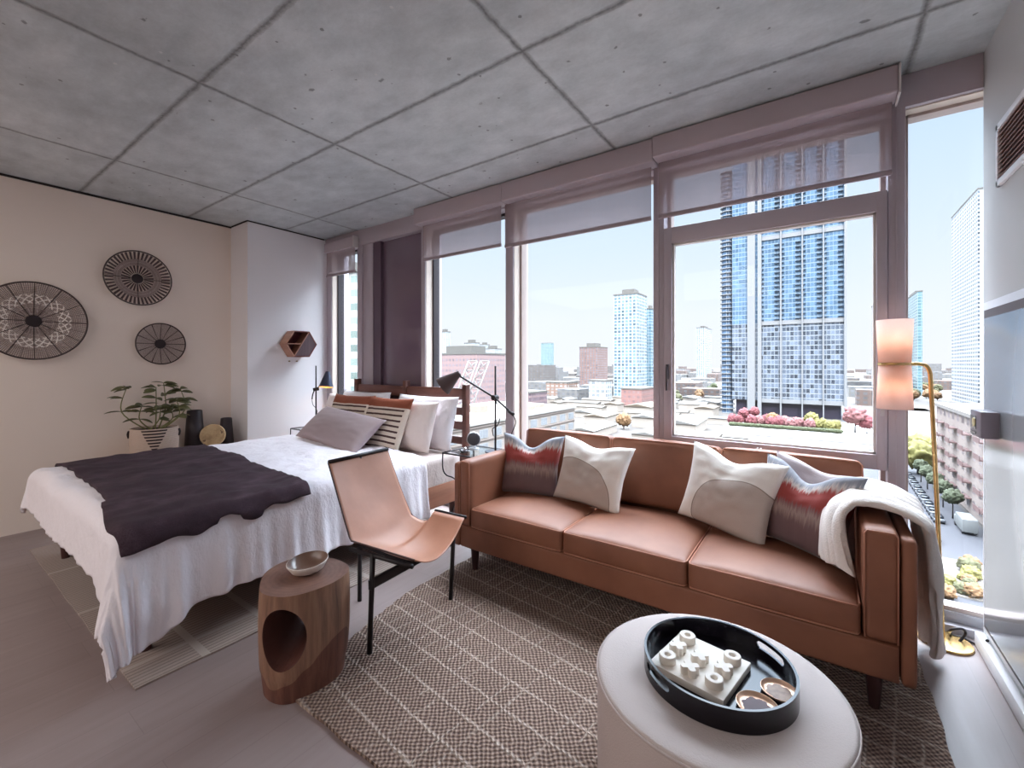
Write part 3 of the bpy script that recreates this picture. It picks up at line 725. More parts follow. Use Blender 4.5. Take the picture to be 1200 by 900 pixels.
# ------------------------------------------------------------------ nightstands, bedside lamps, speaker
BLACK = simple('black_powder_coat', (34, 28, 30), .42, .3, var=.05)
BLACKM = simple('soft_black_metal', (44, 38, 42), .32, .5, var=.05)
t = NT('table_glass'); tr = t.n('BsdfTransparent'); tr.inputs[0].default_value = (.95, .97, .965, 1); gl = t.n('BsdfGlossy'); gl.inputs['Roughness'].default_value = .03
lw = t.n('LayerWeight'); fr = t.math('ADD', .035, t.math('MULTIPLY', t.math('POWER', lw.outputs['Facing'], 5.0), .6)); mx = t.n('MixShader'); t.l(fr, mx.inputs[0]); t.l(tr.outputs[0], mx.inputs[1]); t.l(gl.outputs[0], mx.inputs[2]); t.l(mx.outputs[0], t.out.inputs[0]); TGLASS = t.m
def nightstand(x0, x1, y0, y1, zt, label):
    r = thing('nightstand', label, 'side table', ((x0 + x1) / 2, (y0 + y1) / 2, 0), 'wire framed glass nightstands')
    obj('glass_top', box(B(), x0 + .006, x1 - .006, y0 + .006, y1 - .006, zt - .010, zt, .002), TGLASS, r, smooth=False)
    bm = B(); q = .007
    c = [(x0, y0, zt - .005), (x1, y0, zt - .005), (x1, y1, zt - .005), (x0, y1, zt - .005)]
    for i in range(4): tube(bm, [c[i], c[(i + 1) % 4]], q, 8)
    obj('top_frame', bm, BLACKM, r)
    for x, sx in ((x0, 1), (x1, -1)):
        bm = B()
        # bent rod: drops, sweeps inwards and runs down to a floor runner
        tube(bm, smooth_path([(x, y0, zt - .005), (x, y0, zt - .13), (x + sx * .02, y0 + .02, zt - .19), (x + sx * .07, y0 + .06, zt - .22), (x + sx * .09, y0 + .10, zt - .30), (x + sx * .04, y0 + .05, .12), (x + sx * .02, y0 + .03, .012)], 5), q * .8, 8)
        obj('bent_leg', bm, BLACKM, r)
        bm = B(); tube(bm, [(x, y1, zt - .005), (x, y1, .0)], q, 8); obj('leg', bm, BLACKM, r)
    bm = B(); tube(bm, [(x0 + .02, y0 + .03, .012), (x0, y1, .012), (x1, y1, .012), (x1 - .02, y0 + .03, .012)], q * .8, 8); obj('floor_runner', bm, BLACKM, r)
    return r
NZ = .665
nightstand(-2.575, -2.12, 2.66, 3.06, NZ, 'glass topped wire nightstand between the bed and the sofa')
nightstand(-4.985, -4.56, 2.66, 3.05, NZ, 'glass topped wire nightstand by the white pillar, mostly hidden by the grey lumbar cushion')
# adjustable desk lamp by the sofa
lx, ly = -2.205, 2.90
lp = thing('desk_lamp', 'tall black swing arm lamp with cone shade on the nightstand beside the sofa', 'lamp', (lx, ly, NZ), 'black bedside lamps')
obj('base', lathe(B(), [(0, 0), (.085, 0), (.088, .006), (.085, .014), (.02, .018), (0, .018)], (lx, ly, NZ + .001), 36), simple('dark_blue_black_base', (44, 48, 60), .3, .5), lp, auto=40)
obj('pole', tube(B(), [(lx, ly, NZ + .015), (lx, ly, 1.385)], .0085, 10), BLACK, lp)
j = Vector((lx + .005, ly - .02, 1.125))
obj('joint', cyl(B(), j - Vector((0, .02, 0)), j + Vector((0, .035, 0)), .022, .022, 16), BLACK, lp, auto=40)
obj('arm', tube(B(), [(-2.60, 2.88, 1.305), (j.x, j.y, j.z), (-2.03, 2.88, 1.010)], .0085, 10), BLACK, lp)
obj('counterweight', tube(B(), [(-2.055, 2.88, 1.022), (-2.005, 2.88, .995)], .014, 12), BLACK, lp)
def cone_shade(p_small, p_big, r_s, r_b, parent, mat_out, mat_in):
    ax = Vector(p_big) - Vector(p_small); L = ax.length
    M = Matrix.Translation(p_small) @ Vector((0, 0, 1)).rotation_difference(ax.normalized()).to_matrix().to_4x4()
    o = obj('lamp_shade', lathe(B(), [(0, 0), (r_s, 0), (r_b, L), (r_b - .003, L)], seg=40, M=M), mat_out, parent, auto=35)
    obj('shade_lining', lathe(B(), [(r_b - .003, L - .0005), (max(.004, r_s - .003), .006), (0, .006)], seg=40, M=M), mat_in, o)
    return o
cone_shade((-2.585, 2.88, 1.325), (-2.715, 2.80, 1.205), .022, .088, lp, simple('dark_bronze_shade', (72, 56, 54), .5, .2), simple('cream_lining', (214, 196, 178), .5))
obj('power_cord', tube(B(), smooth_path([(lx + .004, ly, 1.10), (lx + .04, ly + .01, 1.0), (lx + .02, ly + .01, .90), (lx - .03, ly, .86), (lx - .02, ly, .80)], 6), .004, 6), BLACK, lp)
bm = B(); tube(bm, smooth_path([(-2.03, 2.89, 1.0), (-2.02, 2.93, .93), (-2.08, 2.95, .82), (-2.13, 2.95, .70), (-2.17, 2.94, NZ + .008)], 6), .004, 6); obj('arm_cord', bm, BLACK, lp)
# left bedside lamp
lx, ly = -4.80, 2.86
ll = thing('desk_lamp', 'black lamp with a glowing cone shade in front of the white pillar', 'lamp', (lx, ly, NZ), 'black bedside lamps')
obj('base', lathe(B(), [(0, 0), (.08, 0), (.082, .006), (.08, .014), (.02, .018), (0, .018)], (lx, ly, NZ + .001), 32), BLACK, ll, auto=40)
obj('pole', tube(B(), [(lx, ly, NZ + .015), (lx, ly, 1.385)], .008, 10), BLACKM, ll)
obj('arm', tube(B(), smooth_path([(lx - .05, ly - .02, .99), (lx - .045, ly - .01, 1.06), (lx, ly, 1.115), (lx + .06, ly + .06, 1.17), (lx + .10, ly + .09, 1.21)], 5), .007, 8), BLACK, ll)
obj('joint', cyl(B(), (lx - .02, ly - .025, 1.105), (lx + .01, ly + .03, 1.115), .020, .020, 14), BLACK, ll, auto=40)
obj('power_cord', tube(B(), smooth_path([(lx - .05, ly - .02, .985), (lx - .03, ly - .02, .93), (lx, ly - .01, .90), (lx + .02, ly, .86), (lx + .01, ly, .80)], 5), .0035, 6), BLACK, ll)
ls = cone_shade((lx + .10, ly + .085, 1.315), (lx + .115, ly + .055, 1.135), .022, .082, ll, simple('blue_black_shade', (62, 66, 84), .3, .4), simple('brass_lining', (226, 170, 110), .4, .3))
t = NT('warm_bulb'); em = t.n('Emission'); em.inputs[0].default_value = (1, .72, .42, 1); em.inputs[1].default_value = 6.0; t.l(em.outputs[0], t.out.inputs[0]); BULB = t.m
bm = B(); bmesh.ops.create_uvsphere(bm, u_segments=16, v_segments=10, radius=.026); bm.transform(Matrix.Translation((lx + .112, ly + .062, 1.185))); obj('bulb', bm, BULB, ls)
# little round speaker and clock dish on the near nightstand
sp = thing('round_speaker', 'small round grey speaker on clear stand, beside the sofa arm', 'speaker', (-2.44, 2.90, NZ))
Ms = Matrix.Translation((-2.44, 2.90, NZ + .092)) @ Matrix.Rotation(math.radians(40), 4, 'Z') @ Matrix.Rotation(PI / 2, 4, 'X')
obj('body', lathe(B(), [(0, -.022), (.045, -.022), (.060, -.010), (.060, .008), (.056, .014)], seg=36, M=Ms), simple('white_shell', (212, 210, 214), .35), sp, auto=50)
obj('grille', lathe(B(), [(.056, .012), (.054, .016), (.03, .019), (0, .020)], seg=36, M=Ms), m_fabric('speaker_mesh', (78, 76, 80), .06, 700, .3), sp)
obj('stand', lathe(B(), [(0, 0), (.045, 0), (.045, .012), (.018, .02), (.014, .034), (0, .034)], (-2.44, 2.90, NZ + .001), 28), simple('pale_acrylic_stand', (196, 200, 204), .2), sp, auto=40)
dsh = thing('small_dish', 'low dark glass dish lying on the nightstand in front of the round speaker', 'dish', (-2.42, 2.76, NZ))
obj('bowl', lathe(B(), [(0, .0), (.035, 0), (.05, .02), (.047, .022), (.03, .006), (0, .005)], (-2.42, 2.76, NZ + .001), 28), simple('smoky_dish', (70, 66, 70), .15), dsh, auto=50)
obj('lid_knob', lathe(B(), [(0, .005), (.016, .006), (.02, .03), (.012, .042), (0, .044)], (-2.42, 2.76, NZ + .001), 20), simple('silver_knob', (196, 196, 200), .2, .8), dsh, auto=50)

# ------------------------------------------------------------------ hexagonal wall shelf
hx = thing('hexagon_wall_shelf', 'small hexagonal wooden wall shelf with dark facet on the white pillar', 'shelf', (PILX, 2.73, 1.635))
WRED = m_wood('mahogany_shelf', (134, 72, 62), (92, 44, 42), 1, 6, .45, 10); WPALE = m_wood('pale_maple_side', (186, 140, 118), (150, 104, 88), 0, 6, .45, 10)
def hexpts(r, cy, cz): return [(cy + r * math.cos(k * PI / 3), cz + r * math.sin(k * PI / 3) * .93) for k in range(6)]
cy, cz, R1, D1 = 2.735, 1.635, .185, .15
o6, i6 = hexpts(R1, cy, cz), hexpts(R1 - .014, cy, cz)
for k in range(6):
    bm = B(); (a, b), (c, d) = o6[k], o6[(k + 1) % 6]; (e, f), (g, h) = i6[k], i6[(k + 1) % 6]
    vs = [bm.verts.new((PILX + x, y, z)) for x in (.0, D1) for y, z in ((a, b), (c, d), (g, h), (e, f))]
    for q in ((0, 1, 2, 3), (7, 6, 5, 4), (0, 4, 5, 1), (1, 5, 6, 2), (2, 6, 7, 3), (3, 7, 4, 0)): bm.faces.new([vs[i] for i in q])
    obj('side_board', bm, WPALE if k in (2, 3) else WRED, hx, smooth=False)
def xplate(pts, x0, x1):
    bm = B(); a = [bm.verts.new((x0, y, z)) for y, z in pts]; b = [bm.verts.new((x1, y, z)) for y, z in pts]; n = len(pts)
    bm.faces.new(a[::-1]); bm.faces.new(b)
    for i in range(n): bm.faces.new((a[i], a[(i + 1) % n], b[(i + 1) % n], b[i]))
    return bm
obj('back_board', xplate(i6, PILX, PILX + .008), simple('deep_red_back', (96, 40, 44), .5), hx, smooth=False)
obj('dark_facet', xplate([i6[0], i6[1], i6[4], i6[5]], PILX + D1 - .02, PILX + D1 - .004), m_wood('grey_brown_facet', (104, 84, 88), (80, 62, 68), 2, 6, .45, 10), hx, smooth=False)
d0, d1 = Vector(i6[1]), Vector(i6[4]); nn = Vector((-(d1 - d0).y, (d1 - d0).x)).normalized() * .005
obj('diagonal_divider', xplate([d0 + nn, d1 + nn, d1 - nn, d0 - nn], PILX + .006, PILX + D1), WPALE, hx, smooth=False)
obj('inner_shelf', xplate([(cy - R1 + .02, cz + .004), (cy - .012, cz + .004), (cy - .012, cz - .004), (cy - R1 + .02, cz - .004)], PILX + .006, PILX + D1 - .002), WPALE, hx, smooth=False)
for y in (2.66, 2.75):
    h = obj('wall_hook', cyl(B(), (PILX, y, 1.437), (PILX + .022, y, 1.437), .0065, .0085, 12), simple('brass_hook', (150, 130, 104), .3, .7), auto=40)
    tag(h, 'tiny round hook on the white pillar below the hexagonal shelf', 'hook', 'tiny hooks under the hexagonal shelf')

# ------------------------------------------------------------------ woven wall baskets
RIM = simple('dark_brown_rim', (62, 46, 44), .6); HUB = simple('near_black_hub', (36, 24, 28), .7)
def wall_basket(name, y, z, r, kind, label, depth=.05):
    w = thing(name, label, 'wall decor', (WALLX, y, z), 'woven discs on the cream wall')
    f = lambda u, v: Vector((WALLX + .012 + depth * (v ** 2), y + r * v * math.cos(2 * PI * u), z + r * v * math.sin(2 * PI * u)))
    bm = B(); L = bm.loops.layers.uv.verify(); nu, nv = 96, 10
    vs = [[bm.verts.new(f(i / nu, .06 + .94 * j / nv)) for j in range(nv + 1)] for i in range(nu)]
    for i in range(nu):
        for jj in range(nv):
            fc = bm.faces.new((vs[i][jj], vs[(i + 1) % nu][jj], vs[(i + 1) % nu][jj + 1], vs[i][jj + 1]))
            for lp, (a, b) in zip(fc.loops, ((i, jj), (i + 1, jj), (i + 1, jj + 1), (i, jj + 1))): lp[L].uv = (a / nu, .06 + .94 * b / nv)
    wv = obj('weave', bm, m_weave(f'wire_weave_{kind}', kind), w, loc=(WALLX, y, z))
    bm = B(); tube(bm, [f(i / 72, 1.0) for i in range(72)], .006, 8, closed=True); obj('rim', bm, RIM, w)
    hk = {0: .15, 1: .17, 2: .22}[kind]; bm = B(); lathe(bm, [(0, 0), (r * hk, 0), (r * hk * 1.04, .006), (r * hk * .92, .012), (0, .014)], seg=28, M=Matrix.Translation((WALLX + .008, y, z)) @ Matrix.Rotation(PI / 2, 4, 'Y')); obj('hub', bm, HUB, w, auto=40)
    bm = B()
    ns = {0: 12, 1: 4, 2: 8}[kind]
    for k in range(ns): tube(bm, [f(k / ns, .08), f(k / ns, .5), f(k / ns, 1.0)], .0028, 5)
    obj('spokes', bm, RIM, w)
wall_basket('hanging_basket', .70, 1.765, .322, 0, 'largest woven wire disc on the cream wall, grey with a pale zigzag ring')
wall_basket('hanging_basket', 1.385, 2.232, .258, 1, 'dark woven disc with petal rays, highest on the cream wall')
wall_basket('hanging_basket', 1.565, 1.606, .202, 2, 'smallest woven disc on the cream wall, plain grey mesh above the plant', .035)

# ------------------------------------------------------------------ bench with plant, vases and log slice behind the bed
bn = thing('low_bench', 'low beige bench along the cream wall behind the bed, under the plant', 'bench', (-5.2, 1.72, 0))
BEI = m_wood('beige_bench_wood', (178, 152, 128), (148, 122, 102), 1, 6, .5, 10)
obj('seat', box(B(), -5.40, -4.97, 1.24, 2.19, .465, .50, .006), BEI, bn, auto=35)
for x in (-5.36, -5.01):
    for y in (1.28, 2.15): obj('leg', box(B(), x - .02, x + .02, y - .02, y + .02, 0, .465, .004), BEI, bn, auto=35)
px, py = -5.17, 1.45
pp_ = thing('planter_basket', 'beige basket planter with black striped triangle and dark tassel handles, holding a leafy plant', 'planter', (px, py, .50))
t = NT('basket_with_triangle'); co = t.coords(); sep = t.n('SeparateXYZ'); t.l(co, sep.inputs[0])
# triangle is woven on the side that faces into the room
ang = t.math('ARCTAN2', sep.outputs[1], sep.outputs[0])
z_ = sep.outputs[2]
half = t.math('MULTIPLY', t.math('SUBTRACT', z_, .075), 2.6)
tri = t.math('LESS_THAN', t.math('ABSOLUTE', t.math('ADD', ang, .28)), half)
st = t.math('LESS_THAN', t.math('MODULO', t.math('MULTIPLY', z_, 36.0), 1.0), .5)
zin = t.math('MULTIPLY', t.math('GREATER_THAN', z_, .075), t.math('LESS_THAN', z_, .295))
w = t.noise(co, 60, 3, .6, (1, 1, 5))
col = t.mix(w, lin((178, 156, 142)), lin((206, 186, 172)))
col = t.mix(t.math('MULTIPLY', t.math('MULTIPLY', tri, st), zin), col, lin((48, 36, 36)))
col = t.mix(t.math('LESS_THAN', z_, .05), col, lin((96, 74, 60)))
wz = t.math('SINE', t.math('MULTIPLY', z_, 420.0))
BASK = t.done(t.bsdf(col, .9, 0, t.bump(wz, .4, .003)))
obj('basket', lathe(B(), [(0, 0), (.165, 0), (.178, .05), (.185, .16), (.180, .30), (.172, .302), (.168, .27), (0, .268)], (px, py, .501), 48), BASK, pp_, auto=60, loc=(px, py, .501))
obj('soil', lathe(B(), [(0, .285), (.10, .287), (.168, .282)], (px, py, .501), 32), simple('dark_soil', (56, 42, 38), .95, bump=.8, bscale=40), pp_)
for a in (-112, 65):
    a = math.radians(a); q = Vector((px + .187 * math.cos(a), py + .187 * math.sin(a), .76)); tg = Vector((-math.sin(a), math.cos(a), 0))
    bm = B()
    for s in (-1, 1): tube(bm, smooth_path([q + tg * s * .014 + Vector((0, 0, .02)), q + tg * s * .016 + Vector((.006 * math.cos(a), .006 * math.sin(a), -.01)), q + tg * s * .012 + Vector((0, 0, -.045))], 4), .007, 6)
    obj('tassel', bm, HUB, pp_)
pl = thing('zz_plant', 'sparse leafy green plant growing from the striped basket planter', 'plant', (px, py, .78))
LEAF = simple('olive_leaf', (98, 98, 64), .45, var=.3, scale=14); STEM = simple('pale_green_stem', (124, 122, 76), .6)
def leaf(bm, p, d, L, W, up):
    up = (up + Vector((rng.uniform(-.9, .9), rng.uniform(-.9, .9), 0))).normalized(); d = Vector(d).normalized(); s = d.cross(up).normalized(); n = s.cross(d).normalized()
    rows = []
    for i in range(6):
        t_ = i / 5; w_ = W * math.sin(PI * min(1, t_ * .92 + .04)) ** .8
        c = Vector(p) + d * (L * t_) - n * (L * .22 * t_ * t_)
        rows.append((bm.verts.new(c - s * w_ / 2 + n * w_ * .18), bm.verts.new(c), bm.verts.new(c + s * w_ / 2 + n * w_ * .18)))
    for a, b in zip(rows, rows[1:]):
        bm.faces.new((a[0], a[1], b[1], b[0])); bm.faces.new((a[1], a[2], b[2], b[1]))
rng = random.Random(11)
stems = [((-.02, -.06), (-.02, -.20), 1.19, .16), ((.0, -.03), (.02, -.10), 1.02, .02), ((.02, .0), (.04, .0), 1.18, .0), ((.0, .03), (.0, .07), 1.22, .03), ((.03, .06), (.05, .19), 1.16, .1), ((-.03, .05), (.0, .12), .98, .05), ((.03, -.04), (.06, .03), 1.0, .0), ((.05, .02), (.07, .15), 1.06, .05)]
for (bx, by), (tx, ty), zt, bow in stems:
    pts = smooth_path([(px + bx, py + by, .785), (px + bx * .6 + tx * .8, py + by * .4 + ty * 1.05, .785 + (zt - .785) * .45), (px + tx, py + ty, zt)], 6)
    st_ = obj('stem', tube(B(), pts, [.007 - .004 * i / len(pts) for i in range(len(pts))], 6), STEM, pl)
    bm = B(); m = len(pts)
    for k in range(6, m):
        if k % 3 and k < m - 2: continue
        for rep in range(2 if k < m - 2 else 3):
            a = rng.uniform(0, 2 * PI) if rep else (PI / 2 if ty > 0 else -PI / 2) + rng.uniform(-.7, .7)
            leaf(bm, pts[k], (math.cos(a) * .8, math.sin(a), rng.uniform(-.15, .35)), rng.uniform(.08, .12), rng.uniform(.040, .058), Vector((0, 0, 1)))
    obj('foliage', bm, LEAF, st_, solid=.0012)
VB = simple('matte_black_ceramic', (40, 28, 34), .45, var=.1, bump=.05)
def vase(x, y, rt, rb, h, label):
    o = obj('floor_vase', lathe(B(), [(0, 0), (rb, 0), (rb + .003, .01), (rt, h - .006), (rt - .006, h), (rt - .010, h - .01), (rb - .014, .02), (0, .018)], (x, y, .501), 40), VB, loc=(x, y, .501), auto=50)
    tag(o, label, 'vase', 'black tapered vases on the bench')
vase(-5.24, 1.80, .066, .088, .43, 'taller black tapered vase between the basket planter and the log slice')
vase(-5.22, 2.085, .052, .070, .325, 'shorter black tapered vase beside the pillar corner, next to the log slice')
sl = thing('log_slice_stand', 'pale round log slice with bark specks on black block between the black vases', 'wood slice', (-5.08, 1.915, .50))
ax = Matrix.Translation((-5.10, 1.915, .672)) @ Matrix.Rotation(math.radians(-32), 4, 'Z') @ Matrix.Rotation(math.radians(82), 4, 'Y')
obj('log_slice', lathe(B(), [(0, 0), (.108, 0), (.113, .006), (.113, .026), (.108, .032), (0, .032)], seg=40, M=ax), m_slice(), sl, auto=40)
obj('stand_block', box(B(), -5.15, -5.03, 1.84, 1.99, .5005, .56, .01), VB, sl, auto=40)

# ------------------------------------------------------------------ leather sling chair
ch = thing('sling_chair', 'tan leather sling chair on thin black three legged frame, between bed and sofa', 'chair', (-1.9, 1.62, 0))
TAN = m_leather('tan_saddle_leather', (180, 126, 100), (162, 109, 84), .5, 4)
A0, C0, B0 = Vector((-1.765, 1.324, .001)), Vector((-1.78, 1.904, .015)), Vector((-2.225, 1.60, .001))
A1, C1 = Vector((-1.765, 1.343, .485)), Vector((-1.78, 1.936, .49))
top_n, top_f = Vector((-2.227, 1.400, .852)), Vector((-2.262, 1.830, .852))
nr, nf = Vector((-1.919, 1.338, .50)), Vector((-1.520, 1.386, .50))
fr_, ff = Vector((-1.925, 1.912, .502)), Vector((-1.700, 1.934, .498))
for p, q in ((A0, A1), (C0, C1)):
    obj('leg', tube(B(), [p, q], .0125, 12), BLACK, ch)
midc = (A0 + C0) / 2 + Vector((0, 0, .335))
obj('leg', tube(B(), [B0, Vector((-2.245, 1.615, .852))], .0125, 12), BLACK, ch)
def flatbar(bm, p, q, hz, hw):
    d = (Vector(q) - Vector(p)); L = d.length; d.normalize(); s = d.cross(Vector((0, 0, 1))).normalized(); u = s.cross(d)
    M = Matrix((( d.x, s.x, u.x, p[0]), (d.y, s.y, u.y, p[1]), (d.z, s.z, u.z, p[2]), (0, 0, 0, 1)))
    return box(bm, 0, L, -hw, hw, -hz, hz, .002, 1, M)
obj('cross_bar', flatbar(B(), A0 + Vector((0, 0, .34)), C0 + Vector((0, 0, .34)), .022, .006), BLACK, ch, smooth=False)
obj('centre_bar', flatbar(B(), Vector((-2.23, 1.605, .345)), midc, .022, .006), BLACK, ch, smooth=False)
dz_ = Vector((0, 0, .024)); obj('side_rail', tube(B(), [nr - dz_ + Vector((0, -.012, 0)), nf - dz_ + Vector((.0, -.012, 0))], .011, 10), BLACK, ch); obj('side_rail', tube(B(), [fr_ + Vector((0, .012, .004)), ff + Vector((.004, .012, .004))], .009, 10), BLACK, ch)
obj('top_bar', tube(B(), [top_n + Vector((.004, 0, .007)), top_f + Vector((.004, 0, .007))], .011, 10), BLACK, ch)
# the sling: rows run from the top bar down the back, then forward over the seat
def sag(a, b, s, d, t, dx=0):
    p = Vector(a).lerp(Vector(b), t); k = 4 * t * (1 - t); return p + Vector((dx * k, 0, -d * k))
rows = []
bl, br = nr + Vector((-.015, .0, .01)), Vector((-2.02, 1.80, .488))
for i in range(15):
    f = i / 14
    e = top_n.lerp(bl, f); g = top_f.lerp(br, f) + Vector((0, .015 * f ** 3, 0))
    rows.append((e, g, .0 + .055 * f ** 3, -.03 * math.sin(PI * f)))
g0 = rows[-1][1]
for i in range(1, 17):
    f = i / 16
    e = bl.lerp(nf, f)
    q = (g0.lerp(fr_, min(1, f / .30)) + Vector((.03 * math.sin(PI * min(1, f / .3)), 0, -.055 * math.sin(PI * min(1, f / .30)) * (1 - .2)))) if f < .30 else fr_.lerp(ff, (f - .30) / .70)
    rows.append((e, q, .055 + .065 * math.sin(PI * min(1, f * .8)), .0))
def sling_f(u, v):
    x = u * (len(rows) - 1); i = min(int(x), len(rows) - 2); f = x - i
    out = []
    for r in (rows[i], rows[i + 1]): out.append(sag(r[0], r[1], 0, r[2], v, r[3]))
    return out[0].lerp(out[1], f)
bm = B(); grid(bm, sling_f, 60, 26)
for _ in range(3): bmesh.ops.smooth_vert(bm, verts=[v for v in bm.verts if not v.is_boundary], factor=.5, use_axis_x=True, use_axis_y=True, use_axis_z=True)
sg = obj('leather_sling', bm, TAN, ch, solid=.005)
EDGE = simple('dark_leather_edge', (70, 44, 40), .6)
for v_, s_ in ((0, -.001), (1, .001)):
    obj('edge_binding', tube(B(), [sling_f(i / 40, v_) + Vector((0, s_, .001)) for i in range(41)], .0045, 6), EDGE, sg)

# ------------------------------------------------------------------ hollow log table with bowl
LOGX, LOGY, LH = -1.905, 1.075, .452
lg = thing('log_side_table', 'hollowed log side table with a large round hole, beside the leather chair', 'side table', (LOGX, LOGY, 0))
def log_r(a, z):
    # three-lobed outline, bulging at the middle
    lob = 1 + .055 * math.cos(3 * (a - math.radians(-68))) + .03 * math.cos(2 * a + .6) + .02 * noise.noise(Vector((math.cos(a) * 2, math.sin(a) * 2, z * 3)))
    return .186 * lob * (1.0 - .10 * ((z - .30) / .30) ** 2 + (.02 if z > .1 else 0))
bm = B(); NA, NZl = 72, 26
ring = []
ring_v = [[bm.verts.new((LOGX + log_r(2 * PI * i / NA, LH * j / NZl) * math.cos(2 * PI * i / NA), LOGY + log_r(2 * PI * i / NA, LH * j / NZl) * math.sin(2 * PI * i / NA), .001 + LH * j / NZl)) for i in range(NA)] for j in range(NZl + 1)]
for j in range(NZl):
    for i in range(NA):
        bm.faces.new((ring_v[j][i], ring_v[j][(i + 1) % NA], ring_v[j + 1][(i + 1) % NA], ring_v[j + 1][i]))
bm.faces.new(ring_v[0][::-1]); tp = bm.faces.new(ring_v[-1])
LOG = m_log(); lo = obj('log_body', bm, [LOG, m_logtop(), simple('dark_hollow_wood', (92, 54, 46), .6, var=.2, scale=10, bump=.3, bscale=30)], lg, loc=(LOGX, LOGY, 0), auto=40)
for p in lo.data.polygons:
    if p.normal.z > .9: p.material_index = 1
# bore the hole right through with a boolean
import math as _m
hole_dir = Vector((.577, -.806, .0)).normalized()
hc = Vector((LOGX, LOGY, .275))
cb = B(); q = Vector((0, 0, 1)).rotation_difference(hole_dir).to_matrix().to_4x4()
Mh = Matrix.Translation(hc) @ q
lathe(cb, [(0, -.5), (.055, -.5), (.055, -.04), (.075, .06), (.090, .16), (.092, .5), (0, .5)], seg=40)
for v in cb.verts: v.co = Mh @ Vector((v.co.x, v.co.y, v.co.z))
for v in cb.verts: v.co.z = hc.z + (v.co.z - hc.z) * 1.42
bmesh.ops.recalc_face_normals(cb, faces=cb.faces)
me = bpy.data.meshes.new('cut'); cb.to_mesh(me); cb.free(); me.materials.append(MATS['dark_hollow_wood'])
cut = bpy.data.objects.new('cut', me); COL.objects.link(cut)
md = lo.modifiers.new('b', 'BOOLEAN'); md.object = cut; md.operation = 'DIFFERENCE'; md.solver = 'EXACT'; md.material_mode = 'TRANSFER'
bpy.context.view_layer.update()
dg = bpy.context.evaluated_depsgraph_get(); cut.matrix_world = Matrix.Identity(4)
cut.location = (0, 0, 0); bpy.context.view_layer.update(); dg = bpy.context.evaluated_depsgraph_get()
nm = bpy.data.meshes.new_from_object(lo.evaluated_get(dg)); lo.modifiers.clear(); lo.data = nm
bpy.data.objects.remove(cut)
bw = thing('ceramic_bowl', 'shallow cream bowl with glazed brown inside, tilted on the log side table', 'bowl', (LOGX - .01, LOGY + .03, LH))
Mb = Matrix.Translation((LOGX - .012, LOGY + .03, LH + .003)) @ Matrix.Rotation(math.radians(5), 4, 'X')
bo = obj('bowl_shell', lathe(B(), [(0, 0), (.040, 0), (.070, .013), (.088, .044), (.0885, .049), (.086, .050)], seg=44, M=Mb), simple('cream_stoneware', (224, 214, 206), .5, bump=.05), bw, auto=60)
obj('glaze', lathe(B(), [(.086, .050), (.082, .042), (.064, .017), (.035, .007), (0, .006)], seg=44, M=Mb), simple('brown_glaze', (112, 84, 70), .28, var=.15, Coat_Weight=.2), bo)
# ------------------------------------------------------------------ sofa
COGN = m_leather('cognac_leather', (144, 93, 69), (122, 75, 55), .54, 3)
WELT = m_leather('cognac_welt', (184, 128, 104), (164, 108, 86), .45, 3)
LEGW = simple('dark_turned_leg', (58, 34, 34), .4)
sofa = thing('sofa', 'three seat cognac leather sofa with welted cushions and tall flat arms, under the windows', 'sofa', (-.88, 2.66, 0))
SX0, SX1, SYF, SYB = -2.075, .311, 2.25, 3.075
IX0, IX1 = -1.925, .143
obj('base', cushion(B(), -2.018, .258, SYF + .004, 3.05, .150, .300, .012, .0, 10, .0), COGN, sofa)
for (a, b, c, d) in ((SX0, -2.019, -2.019, IX0), (.259, SX1, IX1, .257)):
    out = (a, b); inn = (c, d)
    obj('outer_arm_panel', cushion(B(), out[0], out[1], SYF, SYB, .150, .722, .018, .004, 14, .002), COGN, sofa)
    ar = obj('arm', cushion(B(), inn[0], inn[1], SYF - .004, SYB - .09, .302, .742, .024, .008, 14, .004), COGN, sofa)
    bm = B(); y = SYF - .003
    x_ = inn[0] + .006, inn[1] - .006
    tube(bm, [(x_[0], y, .31), (x_[0], y, .725), (x_[0] + .008, y, .738), (x_[1] - .008, y, .738), (x_[1], y, .725), (x_[1], y, .31)], .0035, 6)
    obj('piping', bm, WELT, ar)
obj('back_frame', cushion(B(), -2.018, .258, 2.99, SYB, .302, .74, .02, .0, 12, .0), COGN, sofa)
xs = [IX0 + .002, -1.224, -.531, IX1 - .002]
for i in range(3):
    x0, x1 = xs[i] + .003, xs[i + 1] - .003
    sc_ = obj('seat_cushion', cushion(B(), x0, x1, SYF - .006, 2.935, .303, .432, .020, .034, 20, .010, seed=i + 3), COGN, sofa)
    for z in (.424, .311):
        bm = B(); q = .010; yy = SYF - .008
        ln = [(x0 + .003, 2.85, z), (x0 + .003, yy + .03, z), (x0 + .012, yy + .006, z)] + [(x0 + (x1 - x0) * k / 12, yy - .010 * (1 - (2 * k / 12 - 1) ** 2) * .35 + .002, z + (.0 if z < .4 else .004 * (1 - (2 * k / 12 - 1) ** 2))) for k in range(1, 12)] + [(x1 - .012, yy + .006, z), (x1 - .003, yy + .03, z), (x1 - .003, 2.85, z)]
        tube(bm, ln, .0042, 6); obj('piping', bm, WELT, sc_)
xb = [-2.0, -1.205, -.500, .195]
